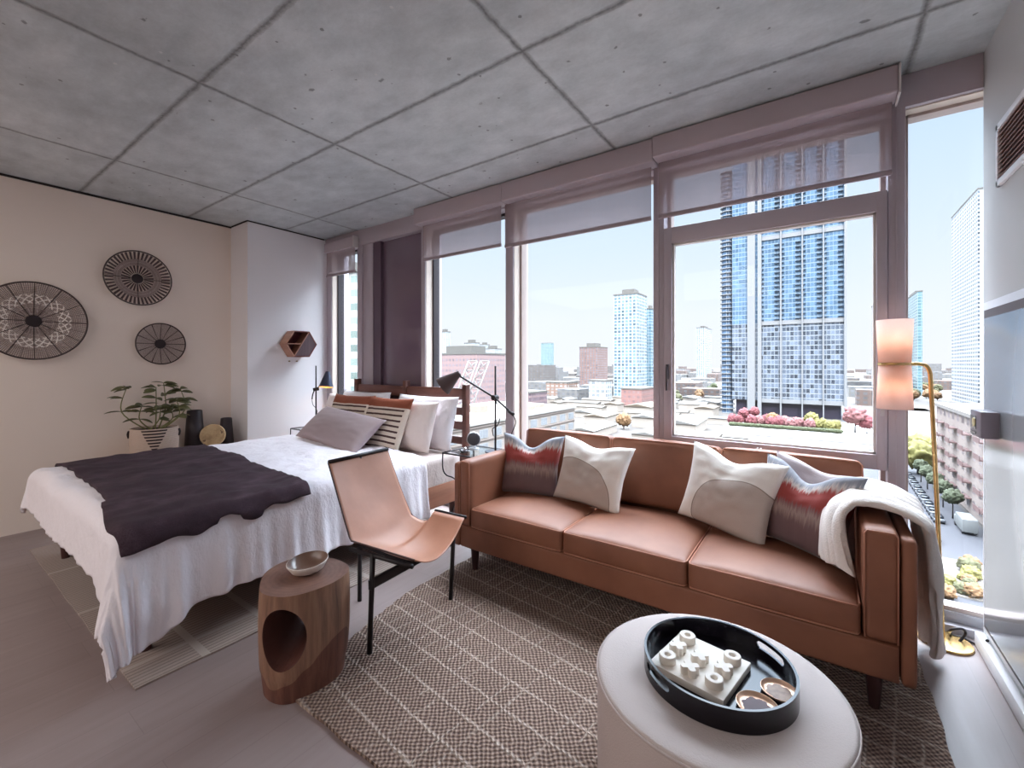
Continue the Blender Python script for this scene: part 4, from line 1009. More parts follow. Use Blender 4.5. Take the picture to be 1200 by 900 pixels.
for i in range(3):
    x0, x1 = xb[i] + .004, xb[i + 1] - .004
    if i == 0: x0 = IX0 + .004
    if i == 2: x1 = .19
    bm = cushion(B(), x0, x1, -.075, .075, 0, .430, .030, .012, 18, .022, seed=i + 7)
    Mx = Matrix.Translation((0, 2.955, .452)) @ Matrix.Rotation(-math.radians(8), 4, 'X')
    if i == 2: Mx = Mx
    bm.transform(Mx); bc = obj('back_cushion', bm, COGN, sofa)
    bm = B(); zt, r = .430, .02
    pts = [(x0 + .004, -.070, .02), (x0 + .004, -.070, zt - r), (x0 + r, -.066, zt - .004)] + [(x0 + (x1 - x0) * k / 10, -.066, zt - .002) for k in range(1, 10)] + [(x1 - r, -.066, zt - .004), (x1 - .004, -.070, zt - r), (x1 - .004, -.070, .02)]
    tube(bm, [Mx @ Vector(p) for p in pts], .0045, 6); obj('piping', bm, WELT, bc)
for x, y in ((-1.91, 2.285), (.182, 2.295), (-1.91, 3.0), (.182, 3.0)):
    obj('leg', cyl(B(), (x, y, .0145), (x, y, .155), .019, .030, 18), LEGW, sofa, auto=40)

# sofa cushions
IK = m_ikat('ikat_cushion_cloth')
P1 = m_patch('patch_cushion_cloth', .30, .10, .58); P2 = m_patch('moon_cushion_cloth', .68, .20, .50)
pillow_thing('ikat_cushion', 'red and grey ikat cushion leaning in the sofa corner next to the nightstand', 'cushion', IK, .45, .44, .15, (-1.735, 2.665, .452), 12, 17, chop=.085, seed=31, wr=.008)
pillow_thing('patchwork_cushion', 'cream and greige patchwork cushion on the nightstand side of the sofa', 'cushion', P1, .50, .44, .15, (-1.285, 2.665, .455), -3, 20, roll=4, chop=.035, seed=35, wr=.010)
pillow_thing('patchwork_cushion', 'cream cushion with large greige moon patch, on the floor lamp side of the sofa', 'cushion', P2, .52, .46, .15, (-.475, 2.70, .455), -20, 17, roll=6, chop=.05, seed=39, wr=.010)
pillow_thing('silver_cushion', 'silvery grey cushion half hidden behind the ikat cushion near the throw', 'cushion', m_fabric('silver_cushion_cloth', (168, 156, 158), .16, 200, .4, .6, 4), .46, .42, .13, (-.06, 2.80, .46), -14, 14, roll=10, chop=.03, seed=43)
pillow_thing('ikat_cushion', 'red and silver ikat cushion beside the white throw on the sofa arm', 'cushion', m_ikat('ikat_cushion_cloth_silver'), .46, .44, .14, (-.105, 2.64, .462), -31, 15, roll=3, chop=.085, seed=47, wr=.008)

# white throw over the sofa arm
KNIT = m_fabric('white_knit', (228, 220, 214), .06, 160, .9, .95, 5)
prof = smooth_path([(.035, .50), (.045, .60), (.075, .70), (.13, .775), (.21, .782), (.29, .765), (.325, .73), (.345, .60), (.365, .40), (.385, .20), (.40, .05)], 8)
prof = [(p.x, p.y) for p in [Vector((a[0], a[1])) for a in [(q[0], q[1]) for q in prof]]]
np_ = len(prof) - 1
def throw_f(u, v):
    i = min(int(u * np_), np_ - 1); f = u * np_ - i
    x = prof[i][0] + (prof[i + 1][0] - prof[i][0]) * f; z = prof[i][1] + (prof[i + 1][1] - prof[i][1]) * f
    drop = max(0, u - .55) / .45
    yf = 2.355 + .03 * math.sin(u * 6) + .44 * drop - .06 * max(0, .3 - u); yb = 2.86 + .16 * drop + .10 * max(0, .3 - u)
    y = yf + (yb - yf) * v
    fold = .014 * math.sin(v * 17 + 2 * noise.noise(Vector((u * 3, v * 3, 2)))) + .012 * noise.noise(Vector((u * 6, v * 9, 4)))
    if u < .38:
        w_ = (.38 - u) / .38; w_ = w_ * w_ * (3 - 2 * w_); y = yf + (yb - .38 * w_ - yf) * v; x += (.128 - x) * w_ - .10 * w_ * v ** .8; z += .02 * w_ * math.sin(v * PI)
    if u < .30: x -= abs(fold) * .7 + .02 * math.sin(PI * v); z += .01 * math.sin(v * 9)
    elif u < .55: z += abs(fold) * 1.2 + .006
    else: x += abs(fold) * 1.9 + .012 + .02 * drop * math.sin(v * 8)
    return Vector((x, y, z))
bm = B(); grid(bm, throw_f, 110, 44)
o = obj('knit_throw', bm, KNIT, solid=.026, subsurf=1); tag(o, 'fluffy white throw draped over the sofa arm nearest the floor lamp', 'throw blanket')

# ------------------------------------------------------------------ ottoman, tray and what lies in it
OX, OY, OR, OZ = -.275, 1.518, .367, .40
ot = thing('round_ottoman', 'round greige upholstered ottoman carrying the black tray', 'ottoman', (OX, OY, .0145))
FELT = m_fabric('greige_felt', (186, 172, 168), .06, 240, .45, .95, 5)
obj('drum', lathe(B(), [(0, .0), (OR - .03, .0), (OR - .012, .01), (OR, .03), (OR, .355), (OR - .004, .372)], (OX, OY, .0148), 96), FELT, ot)
obj('top_pad', lathe(B(), [(OR - .004, .3725), (OR - .001, .378), (OR - .012, OZ - .0172), (OR - .03, OZ - .0152), (OR * .6, OZ - .0145), (0, OZ - .0145)], (OX, OY, .0148), 96), m_fabric('greige_top_felt', (194, 182, 178), .06, 240, .45, .95, 5), ot)
obj('welt', tube(B(), [(OX + OR * math.cos(2 * PI * i / 96), OY + OR * math.sin(2 * PI * i / 96), .0148 + .374) for i in range(96)], .004, 6, closed=True), FELT, ot)
TX, TY, TR, TZ, TH = -.268, 1.520, .222, .4015, .064
LAC = simple('black_lacquer', (20, 17, 24), .16, var=.05, Specular_IOR_Level=.35)
tr_ = thing('round_tray', 'round black lacquer tray with cut out handles on the ottoman', 'tray', (TX, TY, TZ))
obj('tray_base', lathe(B(), [(0, 0), (TR - .004, 0), (TR - .004, .006), (0, .006)], (TX, TY, TZ), 96), LAC, tr_, auto=40)
bm = B(); nA, nZ = 360, 32; vv = {}
def twv(i, j, r): 
    k = (i % nA, j, r)
    if k not in vv: vv[k] = bm.verts.new((TX + r * math.cos(2 * PI * i / nA), TY + r * math.sin(2 * PI * i / nA), TZ + .0005 + TH * j / nZ))
    return vv[k]
def in_slot(i, j):
    for c in (50, 230):
        d = ((i + .5) * 360 / nA - c + 180) % 360 - 180; s = d * PI / 180 * TR; z = (j + .5) / nZ * TH - .040
        s = max(abs(s) - .045, 0)
        if math.hypot(s, z) < .0125: return True
    return False
ro, ri = TR, TR - .008
solid_ = [[not in_slot(i, j) for j in range(nZ)] for i in range(nA)]
for i in range(nA):
    for j in range(nZ):
        if not solid_[i][j]: continue
        bm.faces.new((twv(i, j, ro), twv(i + 1, j, ro), twv(i + 1, j + 1, ro), twv(i, j + 1, ro)))
        bm.faces.new((twv(i, j, ri), twv(i, j + 1, ri), twv(i + 1, j + 1, ri), twv(i + 1, j, ri)))
        for (di, dj, a, b) in ((1, 0, (i + 1, j), (i + 1, j + 1)), (-1, 0, (i, j), (i, j + 1)), (0, 1, (i, j + 1), (i + 1, j + 1)), (0, -1, (i, j), (i + 1, j))):
            jj = j + dj
            if jj < 0 or jj >= nZ or not solid_[(i + di) % nA][jj]:
                bm.faces.new((twv(*a, ro), twv(*b, ro), twv(*b, ri), twv(*a, ri)))
obj('tray_wall', bm, LAC, tr_, auto=40)
# noughts and crosses board
STONE = simple('cream_stone', (226, 218, 208), .55, var=.03, bump=.04)
e1 = Vector((.2188, -.0425, 0)).normalized(); e2 = Vector((.0425, .2188, 0)).normalized(); bc_ = Vector((-.318, 1.517, 0)); bz0, bz1 = TZ + .0065, TZ + .030
MB_ = Matrix(((e1.x, e2.x, 0, bc_.x), (e1.y, e2.y, 0, bc_.y), (0, 0, 1, 0), (0, 0, 0, 1)))
bd = obj('game_board', box(B(), -.117, .117, -.117, .117, bz0, bz1, .003, 2, MB_), STONE, auto=40)
tag(bd, 'square cream stone game board lying in the black tray', 'game board')
cell = .074
def cellp(i, j): return MB_ @ Vector(((j - 1) * cell, (i - 1) * cell, bz1 + .0003))
Rn = lambda p: lathe(B(), [(.0095, 0), (.025, 0), (.0262, .002), (.0262, .022), (.0245, .0245), (.0115, .0245), (.0095, .0225), (.0095, 0)], p, 36)
names = {(2, 0): 'at the corner nearest the rug', (0, 0): 'at the tray wall with the low handle', (2, 2): 'at the corner nearest the sofa and high handle', (0, 2): 'at the corner nearest the two gilt dishes'}
for k, txt in names.items():
    o = obj('nought_piece', Rn(cellp(*k)), STONE, auto=40); tag(o, 'cream ring shaped nought ' + txt, 'game piece', 'noughts on the board')
def cross_bm(p, rot):
    bm = B(); a, b = .0275, .0098; n = 5; pts = []
    for q in range(4):
        c, s = math.cos(q * PI / 2), math.sin(q * PI / 2); tip = [(a * .86, -b), (a, -b * .55), (a, b * .55), (a * .86, b), (b * 1.05, b * 1.05)]
        pts += [(x * c - y * s, x * s + y * c) for x, y in tip]
    return extrude_poly(bm, pts, Matrix.Translation(p) @ Matrix.Rotation(rot, 4, 'Z'), .0245)
for k, txt in {(1, 0): 'nearest the rug', (1, 1): 'in the middle', (0, 1): 'above the low tray handle', (1, 2): 'nearest the gilt dishes'}.items():
    o = obj('cross_piece', cross_bm(cellp(*k), PI / 4 - .19), STONE, smooth=False); tag(o, 'cream cross shaped game piece ' + txt + ' of the board', 'game piece', 'crosses on the board')
# two gilt-edged dishes
def gilt(x, y, r, tilt, dz, label, inner):
    w = thing('gilt_dish', label, 'dish', (x, y, TZ + .0065), 'gilt dishes in the tray')
    Mg = Matrix.Translation((x, y, TZ + .0068 + dz)) @ Matrix.Rotation(math.radians(tilt), 4, 'X')
    obj('shell', lathe(B(), [(0, 0), (r * .72, 0), (r * .95, .007), (r, .013), (r * .97, .0135)], seg=44, M=Mg), simple('gold_leaf', (226, 186, 158), .36, .8), w, auto=60)
    bm = B(); seg = 60
    def rr(k): return r * (.70 + .05 * math.sin(k * 7 * 2 * PI / seg + x * 50) + .03 * math.sin(k * 13 * 2 * PI / seg))
    vc = [bm.verts.new(Mg @ Vector((rr(k) * math.cos(2 * PI * k / seg), rr(k) * math.sin(2 * PI * k / seg), .0042))) for k in range(seg)]
    bm.faces.new(vc); obj('agate_centre', bm, inner, w)
    obj('gilt_rim', lathe(B(), [(r * .97, .0135), (r * .86, .0068), (r * .72, .0036), (0, .0030)], seg=44, M=Mg), MATS['gold_leaf'], w)
gilt(-.145, 1.436, .056, 0, 0, 'gilt rimmed dish with dark plum centre, nearer dish in the tray', simple('plum_agate', (84, 62, 68), .6, var=.2, scale=40))
gilt(-.098, 1.541, .050, 0, 0, 'shiny gilt dish with blotched pale and dark centre, farther dish near the high tray handle', simple('blotched_agate', (140, 112, 94), .5, var=.7, scale=55))

# ------------------------------------------------------------------ brass floor lamp
BRASS = simple('brushed_brass', (206, 170, 112), .25, .9, var=.05)
fl = thing('floor_lamp', 'brass floor lamp with two stacked glowing pinkish drum shades beside the sofa', 'floor lamp', (.515, 3.055, 0))
obj('base', lathe(B(), [(0, 0), (.106, 0), (.108, .004), (.105, .012), (.02, .016), (0, .016)], (.515, 3.055, .0008), 48), BRASS, fl, auto=40)
obj('pole', tube(B(), smooth_path([(.510, 3.055, .014), (.498, 3.052, .40), (.480, 3.045, .90), (.463, 3.035, 1.30), (.458, 3.033, 1.362), (.445, 3.03, 1.392), (.42, 3.026, 1.402), (.388, 3.022, 1.402)], 8), .0095, 12), BRASS, fl)
t = NT('lamp_shade_linen'); nz = t.noise(t.coords(), 200, 2); c1 = t.mix(nz, lin((244, 220, 210)), lin((250, 230, 222)))
d_ = t.n('BsdfDiffuse'); t.l(c1, d_.inputs[0]); tl = t.n('BsdfTranslucent'); t.l(c1, tl.inputs[0]); mx = t.n('MixShader'); mx.inputs[0].default_value = .62; t.l(d_.outputs[0], mx.inputs[1]); t.l(tl.outputs[0], mx.inputs[2]); t.l(mx.outputs[0], t.out.inputs[0]); SHADE = t.m
LC = (.322, 3.018)
ring = obj('shade_ring', lathe(B(), [(.0, -.006), (.068, -.006), (.070, 0), (.068, .006), (0, .006)], (LC[0], LC[1], 1.402), 40), BRASS, fl, auto=40)
for nm, z0, z1, r0, r1 in (('upper_shade', 1.409, 1.632, .066, .076), ('lower_shade', 1.168, 1.395, .075, .066)):
    obj(nm, lathe(B(), [(r0, z0), (r1, z1)], (LC[0], LC[1], 0), 56), SHADE, fl, solid=.002)
bm = B()
for dz in (.105, -.105): bmesh.ops.create_uvsphere(bm, u_segments=14, v_segments=8, radius=.022, matrix=Matrix.Translation((LC[0], LC[1], 1.402 + dz)))
obj('bulbs', bm, BULB, ring)
cd = obj('power_cord', tube(B(), smooth_path([(.575, 3.08, .012), (.60, 3.10, .05), (.585, 3.09, .075), (.545, 3.08, .06), (.55, 3.12, .02), (.60, 3.13, .012), (.645, 3.10, .012), (.66, 3.02, .08)], 6), .006, 8), BLACK, None)
tag(cd, 'dark power cord looping beside the brass lamp base', 'cord')
# ------------------------------------------------------------------ city outside
ZG = -32.0
ALB = CITY_ALB
def facade(name, glass, frame, fh=3.2, fw=3.0, tz=.22, tx=.16, rough=.12, vary=.35, band=None, spec=.5):
    t = NT(name); co = t.coords(); sep = t.n('SeparateXYZ'); t.l(co, sep.inputs[0])
    h = t.math('ADD', sep.outputs[0], sep.outputs[1])
    hz = t.math('ADD', t.math('DIVIDE', sep.outputs[2], fh), 200.0); hx = t.math('ADD', t.math('DIVIDE', h, fw), 400.0)
    fz = t.math('LESS_THAN', t.math('MODULO', hz, 1.0), tz); fx = t.math('LESS_THAN', t.math('MODULO', hx, 1.0), tx)
    fr = t.math('MAXIMUM', fz, fx)
    cv = t.n('CombineXYZ'); t.l(t.math('FLOOR', hx), cv.inputs[0]); t.l(t.math('FLOOR', hz), cv.inputs[1])
    wn = t.n('TexWhiteNoise'); wn.noise_dimensions = '2D'; t.l(cv.outputs[0], wn.inputs[0])
    g = tuple(min(.9, x * 1.9) for x in lin(glass)[:3]) + (1,); frame_ = tuple(min(.9, x * 1.9) for x in lin(frame)[:3]) + (1,); dk = tuple(x * (1 - vary) for x in g[:3]) + (1,); lt = tuple(min(1, x * (1 + vary) + .03 * vary) for x in g[:3]) + (1,)
    gc = t.mix(wn.outputs[0], dk, lt)
    fc = t.mix(t.noise(co, .25, 3), tuple(x * .92 for x in frame_[:3]) + (1,), frame_)
    col = t.mix(fr, gc, fc)
    rg = t.math('ADD', rough, t.math('MULTIPLY', fr, .6))
    return t.done(t.bsdf(col, rg, 0, None, Specular_IOR_Level=spec))
ROOF = simple('pale_gravel_roof', (176, 170, 162), .9, var=.12, scale=.3)
def yx(u, y): r = ray(u, 0); return y * r[0] / r[1]
def xy(u, x): r = ray(u, 0); return x * r[1] / r[0]
FOOT = []
def clash(x0, x1, y0, y1, m=1.0): return any(x0 < b + m and x1 > a - m and y0 < d + m and y1 > c - m for a, b, c, d in FOOT)
def city_box(uL, uM, uR, vtop, d, zbase=ZG, thick=18.):
    """axis-aligned block whose near corner stands on the sight line uM at depth d"""
    p = at_depth(uM, vtop, d)
    if uM < 940:
        y0, x1 = p.y, p.x; x0 = yx(uL, y0); y1 = xy(uR, x1) if uR > uM else y0 + thick
    else:
        y0, x0 = p.y, p.x; x1 = yx(uR, y0) if uR > uM else x0 + thick; y1 = xy(uL, x0) if uL < uM else y0 + thick
    y1 = min(y1, y0 + 80)
    return x0, x1, y0, y1, p.z
def building(name, label, b, mat, cat='building', group=None, pent=True, zbase=ZG, bands=None, fins=None):
    x0, x1, y0, y1, zt = b
    FOOT.append((x0 - 1, x1 + 1, y0 - 1, y1 + 1))
    r = thing(name, label, cat, ((x0 + x1) / 2, (y0 + y1) / 2, zbase), group)
    obj('facade', box(B(), x0, x1, y0, y1, zbase, zt), mat, r, smooth=False)
    k = .3
    bm = B(); box(bm, x0 - k, x1 + k, y0 - k, y1 + k, zt + .001, zt + 1.2); obj('parapet', bm, ROOF, r, smooth=False)
    if pent:
        w, h = (x1 - x0), (y1 - y0)
        obj('penthouse', box(B(), x0 + w * .25, x1 - w * .25, y0 + h * .25, y1 - h * .25, zt + 1.2, zt + 1.2 + min(6, 2 + w * .12)), ROOF, r, smooth=False)
    return r
g = simple('city_ground_paving', (140, 130, 122), .9, var=.5, scale=.035)
bm = B(); grid(bm, lambda u, v: Vector((-3200 + 4000 * u, 20 + 3800 * v, ZG)), 8, 8); struct('ground', bm, g, smooth=False)
# street to the right with its sunlit cross pavement
struct('street', box(B(), 11, 27, 60, 420, ZG + .02, ZG + .12), simple('street_asphalt', (112, 112, 122), .9, var=.1, scale=.2), smooth=False)
struct('pavement', box(B(), 2, 60, 88, 104, ZG + .10, ZG + .30), simple('pale_pavement', (214, 202, 190), .9, var=.1, scale=.15), smooth=False)
# --- main blue glass tower
GL_BLUE = facade('tower_blue_glass', (112, 146, 178), (176, 194, 208), 3.0, 1.9, .16, .10, .18, .30)
GL_LOW = facade('tower_lower_glass', (112, 124, 142), (186, 192, 200), 3.0, 2.1, .20, .14, .2, .65)  # darker, patchier glass colour paints in the buildings it would reflect
WHITEC = simple('white_concrete', (226, 226, 228), .7, var=.04, scale=.1)
D = 280; pb = at_depth(915, 160, D); y0 = pb.y; zt = pb.z
xl, xr = yx(858, y0), yx(991, y0); zmid = at_depth(915, 378, D).z; zb2 = at_depth(915, 277, D).z; zbas = at_depth(915, 470, D).z
tw = thing('glass_tower', 'tall blue glass residential tower with white vertical fins, behind the sash window', 'building', ((xl + xr) / 2, y0 + 15, ZG))
xm = yx(877, y0)
obj('upper_facade', box(B(), xl, xr, y0, y0 + 30, zmid, zt), GL_BLUE, tw, smooth=False)
obj('lower_facade', box(B(), xl, xr, y0 + .05, y0 + 30, zbas, zmid), GL_LOW, tw, smooth=False)
obj('lobby', box(B(), xl + 2, xr - 2, y0 + 3, y0 + 28, ZG, zbas), simple('plum_lobby', (96, 88, 112), .3), tw, smooth=False)
for a, b, zt_ in ((876, 885, zt - 8), (888, 892.5, zt), (914.2, 916, zt), (939.4, 941, zt), (964.2, 965.8, zt), (989.3, 992.5, zt)):
    obj('fin', box(B(), yx(a, y0), yx(b, y0), y0 - 1.6, y0 + 1, ZG, zt_ + 1), WHITEC, tw, smooth=False)
for z in (zb2, zmid, zbas, zt):
    obj('spandrel_band', box(B(), yx(892, y0), xr, y0 - .6, y0 + 1, z - 1.3, z + 1.3), WHITEC, tw, smooth=False)
# balconies: small dark recess slabs at the bay edges
bm = B(); BAY = [(892.5, 914), (916, 939), (941, 964), (966, 989)]
nfl = int((zt - zmid) / 3.0)
DARKB = simple('dark_blue_balcony', (70, 82, 104), .5)
for (a, b) in BAY:
    bm = B(); xa, xb_ = yx(a, y0), yx(b, y0); w = xb_ - xa
    for k in range(nfl):
        z = zmid + 2 + k * 3.0
        if abs(z - zb2) < 2.5: continue
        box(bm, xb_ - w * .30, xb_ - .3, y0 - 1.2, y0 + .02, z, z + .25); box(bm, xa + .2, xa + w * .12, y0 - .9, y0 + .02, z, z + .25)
    obj('balcony_stack', bm, DARKB, tw, smooth=False)
bm = B(); xc = yx(851, y0)
for k in range(int((zt - 14 - ZG) / 3.0)):
    z = ZG + 3 + k * 3.0; lathe(bm, [(0, 0), (4.6, 0), (4.6, .55), (0, .55)], (xc, y0 + 5, z), 20)
obj('corner_balconies', bm, WHITEC, tw, smooth=False)
obj('corner_glass', cyl(B(), (xc, y0 + 5, ZG), (xc, y0 + 5, zt - 14), 3.6, seg=20), facade('corner_glass_grid', (104, 134, 168), (196, 204, 214), 3.0, 1.6, .2, .2, .1, .5), tw, smooth=False)
# podium with planting in front of it
PD = 200; p0 = at_depth(850, 499, PD); yp = p0.y
ALB = CITY_ALB * 2.6
pod = thing('podium_terrace', 'long white terrace wall with red shrubs in front of the blue tower', 'terrace', (yx(950, yp), yp + 20, ZG))
px0, px1 = yx(848, yp), yx(1046, yp)
obj('wall', box(B(), px0, px1, yp, yp + 45, ZG, p0.z), simple('white_terrace_wall', (226, 222, 220), .8, var=.04, scale=.2), pod, smooth=False)
bm = B()
for k in range(3): box(bm, px0 - .1, px1 + .1, yp - .15, yp + .01, p0.z - 3.2 - k * 3.4, p0.z - 3.0 - k * 3.4)
obj('wall_joint', bm, simple('grey_wall_joint', (168, 162, 162), .8), pod, smooth=False)
ALB = CITY_ALB
def crown(bm, c, r, seed, sq=1.0, sub=4):
    rr = bmesh.ops.create_icosphere(bm, subdivisions=sub, radius=1.0)
    for v in rr['verts']:
        d = v.co.normalized(); k = 1 + .28 * noise.noise(d * 2.3 + Vector((seed, 0, 0))) + .22 * noise.noise(d * 6 + Vector((0, seed, 0))) + .24 * noise.noise(d * 15 + Vector((seed, seed, 0)))
        v.co = Vector(c) + Vector((d.x * r * k, d.y * r * k, d.z * r * k * sq))
def foliage(name, rgb): return simple(name, rgb, .85, var=.5, scale=1.1)
RED = foliage('red_autumn_foliage', (202, 104, 112)); PINK = foliage('pale_pink_foliage', (224, 148, 148)); YEL = foliage('yellow_green_foliage', (196, 186, 96)); GRN = foliage('hedge_green_foliage', (112, 122, 74)); OLV = foliage('olive_foliage', (142, 140, 92)); ORG = foliage('orange_foliage', (206, 154, 100))
BARK = simple('grey_bark', (96, 82, 74), .9)
def tree(c, r, h, mat, label, name='broadleaf_tree', group=None, seed=1, sq=1.0):
    tt = thing(name, label, 'tree', c, group)
    c = Vector(c)
    bm = B(); crown(bm, c + Vector((0, 0, h)), r, seed, sq); crown(bm, c + Vector((r * .5, r * .1, h - r * .25)), r * .6, seed + 5, sq); crown(bm, c + Vector((-r * .5, -r * .2, h - r * .2)), r * .62, seed + 9, sq)
    obj('crown', bm, mat, tt)
    obj('trunk', cyl(B(), c, c + Vector((0, 0, h)), max(.12, r * .09), max(.06, r * .05), 8), BARK, tt)
    return tt
zt_ = p0.z
bm = B(); hx0, hx1 = yx(856, yp + 1), yx(985, yp + 1)
n = 46
for i in range(n): crown(bm, (hx0 + (hx1 - hx0) * i / (n - 1), yp + 1.6, zt_ + .95), .92, i * 1.3, .9, 3)
o = obj('clipped_hedge', bm, GRN, None); tag(o, 'dark green hedge edging the white terrace wall', 'hedge')
k = 0
for i in range(17):
    u = 858 + i * 7.6; m = RED if u < 925 and i % 4 else (PINK if u < 950 else YEL)
    c = Vector((yx(u, yp + 5), yp + 4.5 + 2.6 * (i % 3), zt_)); 
    if u < 880: m = RED
    s = thing('terrace_shrub', {id(RED): 'red autumn shrub behind the hedge on the white terrace', id(PINK): 'pale pink shrub behind the hedge on the white terrace', id(YEL): 'yellow green shrub behind the hedge on the white terrace'}[id(m)], 'shrub', c, {id(RED): 'red terrace shrubs', id(PINK): 'pink terrace shrubs', id(YEL): 'yellow terrace shrubs'}[id(m)])
    bm = B(); hh = 1.55 + .6 * (.5 + .5 * noise.noise(Vector((i * 1.7, 0, 0)))); crown(bm, c + Vector((0, 0, hh * 1.5)), hh, i + 3, 1.25); obj('foliage', bm, m, s); obj('stem', cyl(B(), c, c + Vector((0, 0, hh * 1.5)), .12, .08, 6), BARK, s)
for u, vv_, h, r, m, lb in ((872, 499, 6.5, 2.2, RED, 'red tree standing tallest at the tower end of the terrace'), (884, 499, 7.5, 1.9, RED, 'slim red tree by the white tower columns on the terrace'), (905, 499, 5.2, 2.2, ORG, 'small amber tree amid the red terrace shrubs'), (951, 499, 6.2, 2.4, YEL, 'yellow tree on the terrace in front of the tower fins'), (1002, 499, 9.0, 3.6, PINK, 'large pale pink tree at the far end of the terrace'), (1016, 499, 6.0, 2.6, RED, 'wide reddish tree at the far end of the terrace beside the pink one'), (1030, 499, 4.0, 2.0, YEL, 'low yellow tree at the very end of the terrace behind the lamp shade')):
    c = Vector((yx(u, yp + 9), yp + 9, zt_)); tree(c, r, h - r * .5, m, lb, seed=u * .1)
# --- other towers
building('white_tower', 'tall white apartment tower with long rows of balconies, seen past the floor lamp', city_box(1101, 1146, 1160, 222, 330), facade('white_tower_grid', (104, 116, 130), (226, 228, 232), 3.1, 4.2, .42, .42, .15, .5))
building('teal_tower', 'slim teal glass tower between the sash window and the white tower', city_box(1060, 1075, 1081, 342, 470), facade('teal_tower_grid', (120, 160, 170), (176, 196, 200), 3.2, 3, .25, .15, .12, .3))
building('balcony_tower', 'distant tower with dark balcony rows, mostly behind the floor lamp shades', city_box(1021, 1029, 1034, 352, 520), facade('balcony_tower_grid', (120, 116, 122), (214, 208, 204), 3.2, 6, .45, .3, .3, .3))
building('pale_tower', 'tallest pale blue and white tower left of the dark window post', city_box(719, 747, 758, 344, 400), facade('pale_tower_grid', (128, 160, 178), (214, 222, 228), 3.1, 3.6, .30, .34, .12, .45))
building('glass_slab', 'narrow blue slab adjoining the pale tower beside the window post', city_box(757, 763, 767, 362, 440), facade('slab_grid', (120, 160, 178), (190, 206, 214), 3.1, 3, .25, .2, .12, .3))
building('brown_tower', 'brown brick tower with grey glass stripe on the skyline', city_box(679, 700, 712, 407, 600), facade('brown_tower_grid', (134, 132, 142), (178, 142, 130), 3.3, 4.2, .35, .42, .3, .3))
building('slate_tower', 'lone teal glass tower far off on the hazy skyline', city_box(634, 645, 649, 402, 1500), facade('slate_tower_grid', (132, 166, 172), (186, 204, 206), 4, 5, .3, .2, .15, .2), pent=False)
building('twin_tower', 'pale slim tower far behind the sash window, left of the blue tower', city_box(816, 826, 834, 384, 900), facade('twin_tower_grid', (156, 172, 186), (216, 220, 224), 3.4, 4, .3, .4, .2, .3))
building('white_block', 'white gridded mid rise block below the pale tower', city_box(690, 710, 717, 447, 385), facade('white_block_grid', (190, 196, 200), (232, 232, 230), 3.6, 4.5, .3, .3, .2, .25), pent=False)
building('brown_block', 'brown balconied apartment block below the brown tower', city_box(640, 664, 677, 449, 430), facade('brown_block_grid', (196, 188, 182), (182, 146, 128), 3.2, 5, .4, .42, .3, .4), pent=False)
building('pink_brick_block', 'pinkish brick block at the foot of the pale tower', city_box(728, 752, 768, 457, 320), facade('pink_brick_grid', (168, 138, 138), (196, 146, 138), 3.4, 3.4, .5, .5, .3, .2), pent=False)
building('red_roof_warehouse', 'long low warehouse with reddish roof edge behind the white office', city_box(600, 622, 641, 461, 330), facade('warehouse_grid', (128, 112, 124), (168, 140, 142), 4, 3, .4, .3, .3, .3), pent=False)
building('brick_factory', 'large greyish pink brick factory behind the steel lattice', city_box(500, 559, 592, 415, 330), facade('factory_grid', (150, 142, 150), (196, 164, 162), 4.2, 3.6, .55, .55, .4, .2))
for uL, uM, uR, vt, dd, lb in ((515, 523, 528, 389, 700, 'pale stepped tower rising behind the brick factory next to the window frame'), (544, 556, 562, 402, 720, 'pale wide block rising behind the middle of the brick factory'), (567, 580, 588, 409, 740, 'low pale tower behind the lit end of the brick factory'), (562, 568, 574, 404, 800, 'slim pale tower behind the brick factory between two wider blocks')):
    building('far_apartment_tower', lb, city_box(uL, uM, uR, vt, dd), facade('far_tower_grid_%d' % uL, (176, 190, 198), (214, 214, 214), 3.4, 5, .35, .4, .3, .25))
building('banded_tower', 'pale building with green window bands, filling the narrow window by the pillar', city_box(372, 416, 426, 318, 60), facade('banded_tower_grid', (168, 186, 178), (228, 226, 222), 1.9, 2.6, .5, .12, .15, .35))
# --- white office in front, with windows of its own
zr = -17.0; a = at_z(605, 490, zr); ox = a.x; oy0, oy1 = xy(470, ox), at_z(676, 478, zr).y
of = thing('white_office', 'long cream office with rows of square windows, nearest block behind the sofa', 'building', (ox - 15, (oy0 + oy1) / 2, ZG))
ALB = CITY_ALB * 1.5
CREAMC = simple('cream_masonry', (206, 190, 178), .8, var=.05, scale=.2)
obj('walls', box(B(), ox - 42, ox, oy0, oy1, ZG, zr), CREAMC, of, smooth=False)
bm = B(); box(bm, ox - 42, ox + .5, oy0 - .5, oy1 + .5, zr + .001, zr + .8); obj('roof', bm, simple('white_roof_membrane', (232, 226, 218), .8, var=.06, scale=.2), of, smooth=False)
WINW = simple('white_office_window', (226, 228, 230), .25, var=.12, scale=.4); WGL = simple('office_window_glass', (190, 196, 202), .1, var=.3, scale=.5)
nb = 13
for fl_ in range(3):
    for i in range(nb):
        yc = oy0 + (i + .5) * (oy1 - oy0) / nb; w = (oy1 - oy0) / nb * .30; z0 = zr - 4.4 - fl_ * 4.3
        fr0 = obj('window', box(B(), ox - .05, ox + .12, yc - w, yc + w, z0, z0 + 2.7), WINW, of, smooth=False)
        bm = B()
        for s in (-1, 0, 1): box(bm, ox + .121, ox + .15, yc + s * w * .64 - w * .27, yc + s * w * .64 + w * .27, z0 + .2, z0 + 2.5)
        obj('pane', bm, WGL, fr0, smooth=False)
bm = B()
